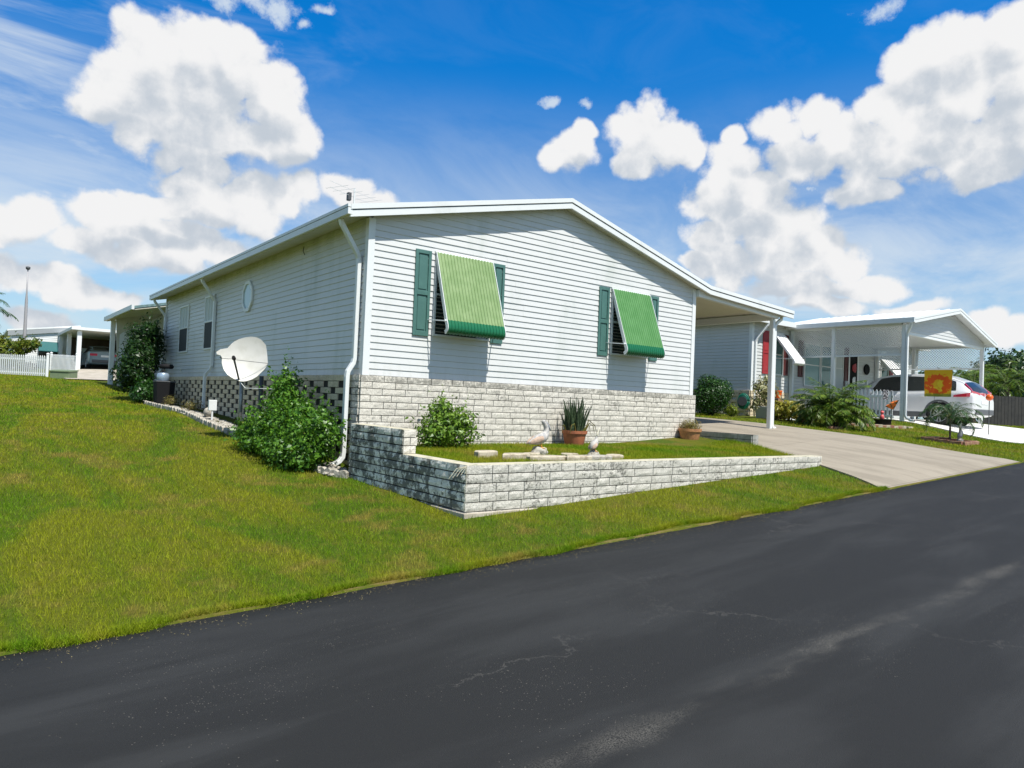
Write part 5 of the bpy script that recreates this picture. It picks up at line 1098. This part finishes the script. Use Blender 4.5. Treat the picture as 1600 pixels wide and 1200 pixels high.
p = ground_at(1234, 21.2); bb = thing('bird_bath', tuple(p), 'white bird bath with a wide shallow bowl behind the yellow crotons', 'bird bath'); mb = MB(); mb.lathe(p[0], p[1], [(.001, p[2]), (.17, p[2]), (.15, p[2]+.06), (.06, p[2]+.12), (.05, p[2]+.45), (.09, p[2]+.52)], 18); mb.build('pedestal', M_white, bb, smooth=True, autos=40); mb = MB(); mb.lathe(p[0], p[1], [(.001, p[2]+.52), (.10, p[2]+.52), (.25, p[2]+.58), (.27, p[2]+.63), (.24, p[2]+.625), (.001, p[2]+.57)], 24); mb.build('bowl', M_white, bb, smooth=True, autos=40)
p0_ = at(1221.5, 590, 25.3); p1_ = at(1222.5, 615, 25.3); rc = MB()
for k in range(18): z = p0_[2]-k*.055; rc.lathe(p0_[0], p0_[1]-.0, [(.008, z), (.022, z-.03), (.008, z-.05)], 8)
solo(rc, 'rain_chain', M_white, (p0_[0], p0_[1], p0_[2]-1), 'white beaded rain chain hanging below the dark red shutter', 'rain chain')
for i, (x, D, r, h, m_, lb) in enumerate([(1216, 20.6, .26, .30, L_croton, 'yellow croton bush just right of the carport post'), (1232, 20.4, .28, .32, L_croton, 'fullest yellow croton bush in front of the bird bath'), (1250, 20.6, .24, .26, L_var, 'cream and green leafy bush left of the date palm')]):
    p = ground_at(x, D); shrub('croton_bush', tuple(p), [(p[0], p[1], p[2]+h, r, r, h*.95)], 700, .085, m_, lb, 'bush', 'yellow crotons in the neighbour\'s bed', aspect=.5, seed=40+i, stems=5, shell=.6)
p = ground_at(1257, 20.0); t = thing('garden_gnome', tuple(p), 'small pink and white garden gnome beside the crotons', 'garden figure'); mb = MB(); mb.lathe(p[0], p[1], [(.001, p[2]), (.08, p[2]), (.09, p[2]+.08), (.055, p[2]+.16)], 12); mb.build('body', mat('pink_cloth', (.55, .22, .2), .7), t, smooth=True); mb = MB(); mb.ball((p[0], p[1], p[2]+.20), .055, 7); mb.lathe(p[0], p[1], [(.06, p[2]+.22), (.03, p[2]+.28), (.004, p[2]+.34)], 10); mb.build('head_and_hat', M_pel, t, smooth=True)
for i, (x, D, r, h, lb) in enumerate([(1268, 20.1, .17, .24, 'wide terracotta pot left of the date palm trunk'), (1262, 20.6, .10, .16, 'small terracotta pot behind the garden gnome')]):
    p = ground_at(x, D); t = pot('terracotta_pot', p[0], p[1], p[2], r, h, M_orangep, lb, 'pot', group='pots by the date palm')
    P, N = cloud_pts([(p[0], p[1], p[2]+h+.08, r, r, .12)], 200, np.random.default_rng(i), .9); quad_mesh('foliage', leaves(P, N, np.full(len(P), .06), .4), None, L_shr if i else mat('rust_leaf', (.35, .09, .03), .7), t)
pb = ground_at(1297, 19.2); palm('pygmy_date_palm', tuple(pb), .42, 64, 1.12, .30, 'bushy pygmy date palm between the two driveways', L_palm, seed=5, trunk_r=.11, leaf=.032, nleaf=40, el=(-.25, 1.35), droop=1.55)
pb2 = ground_at(1312, 19.0); palm('pygmy_date_palm_offset', tuple(pb2), .30, 20, .92, .26, 'smaller companion stem of date palm on the right side of the bushy pygmy palm', L_palm, seed=8, trunk_r=.08, leaf=.030, nleaf=34, el=(0.1, 1.3), droop=1.6)
p = ground_at(1306, 18.7)
for i in range(4): a = (p[0]+.16*i-.3, p[1]-.05*i); mb = MB(); z = g1(*a); mb.box(a[0]-.10, a[0]+.10, a[1]-.05, a[1]+.05, z-.02, z+.07); solo(mb, 'edging_brick', M_brick, (a[0], a[1], z), ORD[i]+' red-brown brick from the left at the foot of the date palm', 'bricks at the date palm', bevel=.006)
# brick-edged bed right of the palm
for i in range(15):
    x = 1322+i*6.2; p = ground_at(x, 20.15+.010*(x-1322)*.2); mb = MB(); r = .4; mb.box(-.11, .11, -.055, .055, -.03, .055+.01*(i % 3)); mb.v = [(v_[0]*cos(r-1.0)-v_[1]*sin(r-1.0)+p[0], v_[0]*sin(r-1.0)+v_[1]*cos(r-1.0)+p[1], v_[2]+p[2]) for v_ in mb.v]
    solo(mb, 'edging_brick', [M_flag, M_brick][i % 2], tuple(p), ORD[i]+' '+['tan', 'reddish'][i % 2]+' edging brick from the left before the picket fence', 'edging bricks before the picket fence', bevel=.008)
p = ground_at(1350, 20.6); t = thing('white_bowl_planter', tuple(p), 'white bowl planter of lime-green plants before the picket fence', 'potted plant'); mb = MB(); mb.lathe(p[0], p[1], [(.001, p[2]), (.14, p[2]), (.22, p[2]+.18), (.25, p[2]+.22), (.22, p[2]+.22), (.001, p[2]+.18)], 20); mb.build('bowl', M_pel, t, smooth=True, autos=40)
P, N = cloud_pts([(p[0], p[1], p[2]+.34, .26, .26, .20)], 700, np.random.default_rng(8), .8, .3); quad_mesh('foliage', leaves(P, N, np.full(len(P), .075), .4), None, L_lime, t)
p = ground_at(1379, 20.5); t = thing('black_planter', tuple(p), 'black round planter holding a red and white figure before the picket fence', 'planter'); mb = MB(); mb.lathe(p[0], p[1], [(.001, p[2]), (.19, p[2]), (.23, p[2]+.18), (.25, p[2]+.20), (.22, p[2]+.20), (.001, p[2]+.16)], 20); mb.build('tub', M_dark, t, smooth=True, autos=40)
mb = MB(); mb.ball((p[0]-.05, p[1], p[2]+.26), (.06, .06, .09), 6); mb.ball((p[0]-.05, p[1], p[2]+.40), (.05, .05, .055), 6); solo(mb, 'red_garden_figure', mat('pinkish_red', (.65, .10, .10), .5), (p[0]-.05, p[1], p[2]+.17), 'little red garden figure sitting in the black planter', 'garden figure', smooth=True)
p = ground_at(1328, 20.6); shrub('white_flower_plant', tuple(p), [(p[0], p[1], p[2]+.28, .26, .26, .26)], 900, .07, L_var, 'blue-green plant with white flowers left of the white bowl planter', 'flowering plant', seed=61, stems=4)
p = ground_at(1392, 20.3); t = thing('shepherd_hook', tuple(p), 'thin black shepherd hook with a small tilted orange flag before the picket fence', 'garden hook'); mb = MB(); mb.tube([(p[0], p[1], p[2]), (p[0], p[1], p[2]+1.05), (p[0]+.05, p[1]-.05, p[2]+1.12), (p[0]+.12, p[1]-.1, p[2]+1.06)], .008, 6); mb.build('pole', M_dark, t)
def of_col(T_, pos, col): return T_.mix(T_.ss(T_.noise(pos, 16, 2, .5), .48, .53), (.70, .15, .02), (.10, .07, .02))
q = [at(1383, 635, 20.2), at(1396, 640.5, 20.2), at(1405, 625, 20.1), at(1396, 626, 20.2)]; mb = MB(); mb.prism(q, (.008, .008, 0)); mb.build('small_flag', mat('patterned_orange_cloth', (.6, .1, 0), .7, extra=of_col), t)
mb = MB(); c_ = at(1384, 617, 20.3); mb.prism([c_+RT*a+UP*b for a, b in ((-.07, -.14), (.07, -.14), (.07, .14), (-.07, .14))], (.01, .01, 0))
mb.tube([c_+UP*.14, np.array([p[0], p[1], p[2]+1.06])], .004, 4)
def sg_col(T_, pos, col): return T_.mix(T_.ss(T_.noise(pos, 34, 1, .5), .54, .58), (.03, .03, .035), (.5, .48, .5))
mb.build('hanging_plaque', mat('patterned_plaque', (.03, .03, .03), .7, extra=sg_col), t)
# young palm in its square brick bed, with the heron
p = ground_at(1484, 17.65); pc = p.copy()
palm('young_palm', tuple(p), .62, 24, .82, .22, 'young thin-leaved palm in a square paver bed beside the white driveway', L_palm2, seed=12, trunk_r=.020, leaf=.013, nleaf=34, el=(.15, 1.3), droop=2.3)
for i in range(12):
    a, b = [(-.45, -.45), (.45, -.45), (.45, .45), (-.45, .45), (-.45, -.45)][i//3:i//3+2]; f = (i % 3+.5)/3; x, y = p[0]+a[0]*(1-f)+b[0]*f, p[1]+a[1]*(1-f)+b[1]*f; z = g1(x, y); hor = a[1] == b[1]; mb = MB()
    mb.box(x-(.145 if hor else .055), x+(.145 if hor else .055), y-(.055 if hor else .145), y+(.055 if hor else .145), z-.03, z+.085); solo(mb, 'bed_paver', M_brick, (x, y, z), ['left', 'middle', 'right'][i % 3]+' paver on the '+['road', 'far right', 'back', 'near left'][i//3]+' side of the young palm bed', 'pavers round the young palm bed', bevel=.008)
mb = MB(); mb.box(p[0]-.39, p[0]+.39, p[1]-.39, p[1]+.39, p[2]-.05, p[2]+.04); o = mb.build('bark_mulch', mat('mulch', (.10, .05, .03), .95, c2=(.18, .09, .05), sc=30, bump=.02)); o['kind'] = 'stuff'
p = ground_at(1500, 17.5)+np.array([0, 0, .03]); t = thing('heron_statue', tuple(p), 'slim white and grey heron statue at the edge of the young palm bed', 'statue'); mb = MB(); Q = lambda pts: [p+RT*a+np.array([0, 0, 1.])*b for a, b in pts]
mb.tube(Q([(-.05, .10), (-.01, .17), (.02, .25), (.0, .33), (-.015, .40), (.0, .46), (.03, .48)]), [.02, .06, .05, .028, .022, .030, .012], 10); mb.build('body', M_pelg, t, smooth=True); mb = MB(); mb.tube(Q([(.0, .33), (-.015, .40), (.0, .455), (.02, .47)]), [.03, .025, .034, .02], 8); mb.tube(Q([(.02, .475), (.10, .45)]), [.012, .003], 6); mb.build('head', M_pel, t, smooth=True)
mb = MB(); mb.ball(tuple(p+np.array([0, 0, .05])), (.08, .07, .06), 7, .4); mb.build('base', M_rock, t, smooth=True)
p = ground_at(1418, 20.6); mb = MB(); mb.box(p[0]-.15, p[0]+.15, p[1]-.10, p[1]+.10, p[2]-.02, p[2]+.03); solo(mb, 'splash_block', M_flag, tuple(p), 'small tan stone slab in the grass below the carport downspout', 'splash block', bevel=.008)
p = at(1546, 621, 21.4); g_ = g1(p[0], p[1]); t = thing('orange_marker', (p[0], p[1], g_), 'bright orange ball on a short stake behind the white vehicle', 'marker'); mb = MB(); mb.ball(tuple(p), .10, 10); mb.build('ball', M_orangep, t, smooth=True); mb = MB(); mb.tube([(p[0], p[1], g_), (p[0], p[1], p[2]-.1)], .012, 6); mb.build('stake', M_dgrey, t)
# dark wooden fence far right
a = at(1532, 664, 31); b = at(1720, 676, 31); wf = thing('wooden_fence', ((a[0]+b[0])/2, (a[1]+b[1])/2, 1.38), 'weathered dark wooden board fence behind the white driveway at the far right', 'fence'); L_ = np.linalg.norm((b-a)[:2]); d_ = (b-a)[:2]/L_; n = int(L_/.15)
for k in range(n):
    c_ = a[:2]+d_*(k+.5)*.15; mb = MB(); e = d_*.068; h = 2.72+.015*sin(k*5); mb.prism([(*(c_-e), 1.3), (*(c_+e), 1.3), (*(c_+e), h), (*(c_-e), h)], (-d_[1]*.02, d_[0]*.02, 0)); mb.build('board', M_wood, wf)
mb = MB(); nv = np.array([-d_[1], d_[0]])*.03; [mb.bar((*(a[:2]+nv), z), (*(b[:2]+nv), z), .04, .09) for z in (1.7, 2.45)]; mb.build('rail', M_wood, wf)

# ================================================================ homes behind, on the left
n2 = thing('rear_neighbour_home', (.5, 20, 1.6), 'white-gabled neighbouring home with a carport eave, partly hidden behind the tall dark bush', 'house')
mb = MB(); siding(mb, (-.32, 20.2, 0), (1, 0, 0), (0, -1, 0), 4.2, 1.7, 4.6, pitch=.11, xr=lambda z: (max(0, (z-3.50)/.58), 4.2)); mb.build('siding_wall', M_sidingw, n2)
mb = MB(); mb.prism([(-.30, 20.24, 1.5), (3.85, 20.24, 1.5), (3.85, 20.24, 5.02), (-.45, 20.24, 4.04)], (0, .05, 0)); mb.box(.95, 3.85, 20.3, 21.2, 1.5, 4.2); mb.build('wall_core', M_soffit, n2)
mb = MB(); mb.prism([(-.62, 15.6, 4.06), (3.9, 15.6, 5.1), (3.9, 15.6, 5.18), (-.62, 15.6, 4.14)], (0, 5.9, 0)); mb.build('roof', M_tealroof, n2)
mb = MB(); mb.prism([(-.60, 15.62, 4.01), (3.9, 15.62, 5.04), (3.9, 15.62, 5.095), (-.60, 15.62, 4.055)], (0, 5.85, 0)); mb.build('soffit', M_soffit, n2)
mb = MB(); mb.box(-.70, -.62, 15.6, 21.5, 4.02, 4.17); mb.build('gutter', M_white, n2)
for y in (21.1,): post(n2, -.42, y, 4.04, w=.16)
n3 = thing('left_neighbour_home', (0, 42, 2.4), 'white neighbouring home at the far left with an open carport sheltering a silver-blue car', 'house')
mb = MB(); siding(mb, (-2.75, 44.2, 0), (1, 0, 0), (0, -1, 0), 3.1, 2.2, 5.0, pitch=.13, xr=lambda z: (max(0, (z-4.55)/.17), 3.1)); mb.build('siding_wall', M_sidingw, n3)
mb = MB(); mb.box(-2.7, .3, 44.22, 52, 2.0, 4.5); mb.build('wall_core', M_sidingw, n3)
mb = MB(); mb.prism([(-3.0, 44.06, 4.66), (.9, 44.06, 5.26), (.9, 44.06, 5.36), (-3.0, 44.06, 4.76)], (0, 9, 0)); mb.build('roof', M_white, n3)
mb = MB(); mb.prism([(-2.95, 44.07, 4.36), (.5, 44.07, 4.92), (.5, 44.07, 5.19), (-2.95, 44.07, 4.65)], (0, .1, 0)); mb.build('gable_band', mat('grey_fascia', (.30, .32, .33), .6), n3)
mb = MB(); mb.box(-.32, 7.0, 36.4, 44.6, 4.58, 4.74); mb.build('carport_roof', M_white, n3)
mb = MB(); mb.box(-.30, 6.8, 44.3, 44.4, 2.2, 4.57); mb.box(4.1, 4.2, 37.2, 44.3, 2.2, 4.57); mb.build('carport_wall', mat('brown_panel', (.11, .08, .06), .8, c2=(.07, .05, .04), sc=2), n3)
mb = MB(); mb.box(1.0, 1.7, 44.22, 44.29, 3.3, 3.9); mb.build('carport_window', M_curtain, n3)
for x, y in ((.10, 36.7), (-.05, 40.2), (-.2, 43.4), (3.9, 36.7)): post(n3, x, y, 4.57, w=.22)
mb = MB(); mb.prism([(-1.35, 44.1, 4.1), (-.25, 44.1, 4.1), (-.25, 43.3, 3.5), (-1.35, 43.3, 3.5)], (0, 0, .04)); mb.build('awning', mat('teal_awning', (.02, .11, .11), .5), n3)
mb = MB(); mb.box(-1.3, -.3, 44.10, 44.16, 3.15, 4.0); mb.build('window', M_glass, n3)
sed = thing('parked_sedan', (1.75, 41, g1(1.7, 41)), 'silver-blue sedan seen from behind in the shade of the left neighbour\'s carport', 'car')
car(sed, 1.72, 38.6, g1(1.7, 40)+.06, 1, 1, M_carb, False)
lp = thing('lamp_pole', (-2.46, 36.3, g1(-2.46, 36.3)), 'tall slender grey pole with a small dark cap at the far left', 'pole'); mb = MB(); mb.tube([(-2.46, 36.3, 1.9), (-2.47, 36.28, 4.2), (-2.48, 36.25, 5.9), (-2.49, 36.22, 6.3), (-2.50, 36.2, 7.55)], [.095, .08, .07, .04, .028], 10); mb.build('shaft', mat('pole_grey', (.34, .33, .34), .5), lp, smooth=True); mb = MB(); mb.lathe(-2.50, 36.2, [(.02, 7.55), (.10, 7.60), (.11, 7.72), (.001, 7.76)], 12); mb.build('cap', M_dgrey, lp, smooth=True)
a = at(-60, 583, 33.5); b = at(73, 588, 31.5); c_ = at(79, 575, 38); d_ = at(119, 577, 36.6)
picket_fence('picket_fence', [a[:2], b[:2]], .96, 'white picket fence at the left edge of the photo beyond the lawn', 'picket fences', sp=.135, w=.065)
picket_fence('picket_fence', [c_[:2], d_[:2]], .90, 'short white picket fence between the green utility box and the left carport post', 'picket fences', sp=.125, w=.06)
ub = thing('utility_box', (-1.7, 25.8, g1(-1.7, 25.8)), 'low olive-green utility box on the lawn beside the white picket fence', 'utility box'); z = g1(-1.7, 25.8)
L2 = at(78, 580, 30); R2_ = at(108, 580, 30); e = norm((R2_-L2)*np.array([1, 1, 0])); f_ = np.array([-e[1], e[0], 0]); w_ = np.linalg.norm((R2_-L2)[:2]); L2[2] = z-.05
mb = MB(); Pq = lambda u, v_, h: L2+e*u*w_+f_*v_*.6+np.array([0, 0, h]); mb.loft([[Pq(0, 0, 0), Pq(1, 0, 0), Pq(1, 1, 0), Pq(0, 1, 0)], [Pq(0, 0, .34), Pq(1, 0, .34), Pq(1, 1, .40), Pq(0, 1, .40)]]); mb.build('cabinet', M_ug, ub, bevel=.015)
mb = MB(); mb.loft([[Pq(-.03, -.05, .341), Pq(1.03, -.05, .341), Pq(1.03, 1.05, .405), Pq(-.03, 1.05, .405)], [Pq(-.03, -.05, .40), Pq(1.03, -.05, .40), Pq(1.02, 1.05, .46), Pq(-.02, 1.05, .46)]]); mb.build('lid', M_ug, ub, bevel=.01)
p = at(8, 560, 36); z = g1(p[0], p[1])
shrub('yellow_green_bush', (p[0], p[1], z), [(p[0], p[1], z+.95, .75, .7, .7), (p[0]+.75, p[1], z+1.35, .5, .4, .38), (p[0]-.5, p[1], z+1.4, .6, .5, .5), (p[0]+1.15, p[1]-.2, z+1.5, .32, .3, .22)], 3500, .16, leafm('yellow_green_leaf', (.06, .12, .012), (.20, .22, .02), sc=3), 'yellow-green bush at the left edge behind the picket fence', 'bush', seed=71, shoots=30)
p = at(-52, 575, 36); palm('queen_palm', (p[0], p[1], g1(p[0], p[1])), 2.9, 20, 2.1, .50, 'palm whose grey-green fronds reach in at the left edge of the photo', L_palm2, seed=15, trunk_r=.12, leaf=.04, nleaf=34, droop=2.0)
p = at(12, 575, 38); z = g1(p[0], p[1]); shrub('purple_leaved_plants', (p[0], p[1], z), [(p[0]+.2*k, p[1], z+.25, .35, .3, .28) for k in range(-3, 6, 2)], 1400, .12, leafm('purple_leaf', (.05, .03, .07), (.10, .06, .05), sc=8), 'dark purple-leaved plants behind the left picket fence', 'plants', seed=72)
# ---------------- trees far right, behind the wooden fence and the carport
def tree(x, y, D, h, r, label, seed, lf=.30, n=5000):
    p = at(x, 640, D); z = 1.35; rnd = random.Random(seed); t = thing('broadleaf_tree', (p[0], p[1], z), label, 'tree', 'trees beyond the right-hand fence'); bl = []
    for k in range(9): a = rnd.uniform(0, 2*pi); q = r*rnd.uniform(.1, .75); bl.append((p[0]+q*cos(a), p[1]+q*sin(a), z+h*rnd.uniform(.42, .86), r*rnd.uniform(.32, .55), r*rnd.uniform(.32, .55), h*rnd.uniform(.11, .2)))
    bl.append((p[0], p[1], z+h*.30, r*.8, r*.8, h*.26))
    P, N = cloud_pts(bl, n, np.random.default_rng(seed), .7, .35); quad_mesh('crown', leaves(P, N, np.full(len(P), lf), .6), None, L_far, t)
    mb = MB(); mb.tube([(p[0], p[1], z-.2), (p[0]+.1, p[1], z+h*.3), (p[0], p[1]+.1, z+h*.6)], [.22, .17, .08], 8)
    for b in bl[:6]: mb.tube([(p[0], p[1], z+h*.32), ((p[0]+b[0])/2, (p[1]+b[1])/2, z+h*.45), b[:3]], [.10, .06, .02], 6)
    mb.build('trunk', M_bark, t)
for i, (x, D, h, r, lb) in enumerate([(1600, 52, 5.7, 3.4, 'dark broad tree at the right edge of the photo behind the wooden fence'), (1553, 60, 6.2, 2.6, 'tree showing just right of the carport roof corner, beyond the fence'), (1508, 55, 4.4, 3.0, 'low tree seen below the right lattice panel behind the white car'), (1464, 58, 4.2, 2.8, 'tree glimpsed through the carport left of the hanging flag'), (1650, 48, 5.0, 3.6, 'tree just beyond the right edge, overlapping the dark broad tree'), (1430, 62, 4.2, 2.8, 'farthest tree, glimpsed by the left post of the lattice carport')]): tree(x, 640, D, h, r, lb, 80+i)
for i, (x, D, h, lb) in enumerate([(1572, 40, 2.3, 'palm with drooping fronds in front of the far trees, above the wooden fence'), (1520, 44, 2.4, 'palm seen behind the rear window of the white car')]):
    p = at(x, 640, D); palm('fan_of_palm_fronds', (p[0], p[1], 1.38), h, 18, 2.3, .55, lb, L_palm, seed=90+i, trunk_r=.13, leaf=.06, nleaf=26, droop=2.0, group='palms beyond the wooden fence')

# ================================================================ grass blades
def blades(P, h, w, rng, lean=.9):
    n = len(P); a = rng.random(n)*2*pi; d_ = np.stack([np.cos(a), np.sin(a), np.zeros(n)], 1); b = rng.random(n)*2*pi; l = (np.stack([np.cos(b), np.sin(b), np.zeros(n)], 1)*(h*lean*rng.random(n))[:, None]); hh = h*(.55+.75*rng.random(n))
    return np.stack([P-d_*w[:, None]*.5, P+d_*w[:, None]*.5, P+l+np.stack([np.zeros(n), np.zeros(n), hh], 1)], 1).reshape(-1, 3)
def lawn_mask(X, Y):
    e = YR+.01+.05*np.sin(X*1.3)*np.sin(X*.37+1)+.03*np.sin(X*5.1)
    m_ = (Y > e) & ~((X > -.10) & (X < 8.0) & (Y > -.1) & (Y < 14.1)) & ~((X > XL-.03) & (X < XE+.05) & (Y > YF-.045) & (Y < .1))
    dl = np.interp(Y, [YR, -3.6, -2.4, -1.35, 0, 40], [6.08, 6.78, 7.35, 8.0, 8.02, 8.02])
    m_ &= ~((X > dl-.01+.02*np.sin(Y*9)) & (X < 11.91+.03*np.sin(Y*4)) & (Y < 16)) & ~((X > XE-.3) & (X < dl+.1) & (Y > -3.35) & (Y < 14))
    m_ &= ~((X > 18.37) & (X < 24.42) & (Y < 3.95)) & ~((X > NX0-.1) & (Y > NY-.1) & (Y < 14)) & ~((X > -.88) & (X < 0) & (Y > 3.25) & (Y < 12)) & ~((Y > 24.6) & (Y < 41) & (X > -1.5) & (X < 4.)) & ~((X > -.5) & (X < 4) & (Y > 20))
    m_ &= ~((X > 13.2) & (X < 18.1) & (Y > 1.0+.1*np.sin(X*2)-.24*(X-14)) & (Y < 4)) & ~((np.abs(X-pc[0]) < .43) & (np.abs(Y-pc[1]) < .43))
    return m_
def gen_lawn(n, seed):
    rng = np.random.default_rng(seed); Dg = np.linspace(2.4, 48, 400); rho = np.where(Dg < 5, 1., (5/Dg)**1.75)*Dg; cdf = np.cumsum(rho); cdf /= cdf[-1]
    D = np.interp(rng.random(n), cdf, Dg)*(.97+.06*rng.random(n)); u = rng.uniform(-.82, .80, n); X = CAM[0]+D*(_F[0]+_R[0]*u); Y = CAM[1]+D*(_F[1]+_R[1]*u); k = lawn_mask(X, Y); return X[k], Y[k], D[k], rng
X, Y, D, rng = gen_lawn(520000, 5); Z = gz(X, Y)
V_ = blades(np.stack([X, Y, Z-.004], 1), np.full(len(X), .040)*(.8+.5*rng.random(len(X)))*(1+.010*D), np.maximum(.0036, .00085*D), rng)
o = quad_mesh('grass', V_, None, M_grass, tri=True); o['kind'] = 'stuff'
rng = np.random.default_rng(6); n = 34000; X = rng.uniform(-5.5, 6.2, n); Y = YR+.05*np.sin(X*1.3)*np.sin(X*.37+1)+.03*np.sin(X*5.1)+.012+np.abs(rng.normal(size=n))*.045-.055*np.clip(np.sin(X*2.9+1)*np.sin(X*1.13)+.5*np.sin(X*11.3), 0, 1)*rng.random(n); Z = np.maximum(gz(X, Y), zroad(X)+.0)
V_ = blades(np.stack([X, Y, Z-.004], 1), np.full(n, .045), np.full(n, .005), rng, 1.3); o = quad_mesh('road_edge_grass', V_, None, M_grass, tri=True); o['kind'] = 'stuff'
n = 2600; X = rng.uniform(-5.5, 6.2, n); Y = YR-.01-np.abs(rng.normal(size=n))*.13; V_ = blades(np.stack([X, Y, zroad(X)+.003], 1), np.full(n, .005), np.full(n, .004), rng, 3.5); o = quad_mesh('grass_clippings', V_, None, mat('dry_clippings', (.30, .24, .10), .9), tri=True); o['kind'] = 'stuff'
n = 95000; X = rng.uniform(XL+.19, 7.95, n); Y = rng.uniform(YF+.19, -.07, n); k = X < np.where(Y < -1.5, np.interp(Y, [YR, -3.6, -2.4, -1.35], [6.08, 6.78, 7.35, 8.0])-.01, 7.93); X, Y = X[k], Y[k]; Z = sz(X, Y)-.002
V_ = blades(np.stack([X, Y, Z], 1), np.full(len(X), .058), np.full(len(X), .0075), rng, .9); o = quad_mesh('planter_grass', V_, None, M_grass, tri=True); o['kind'] = 'stuff'
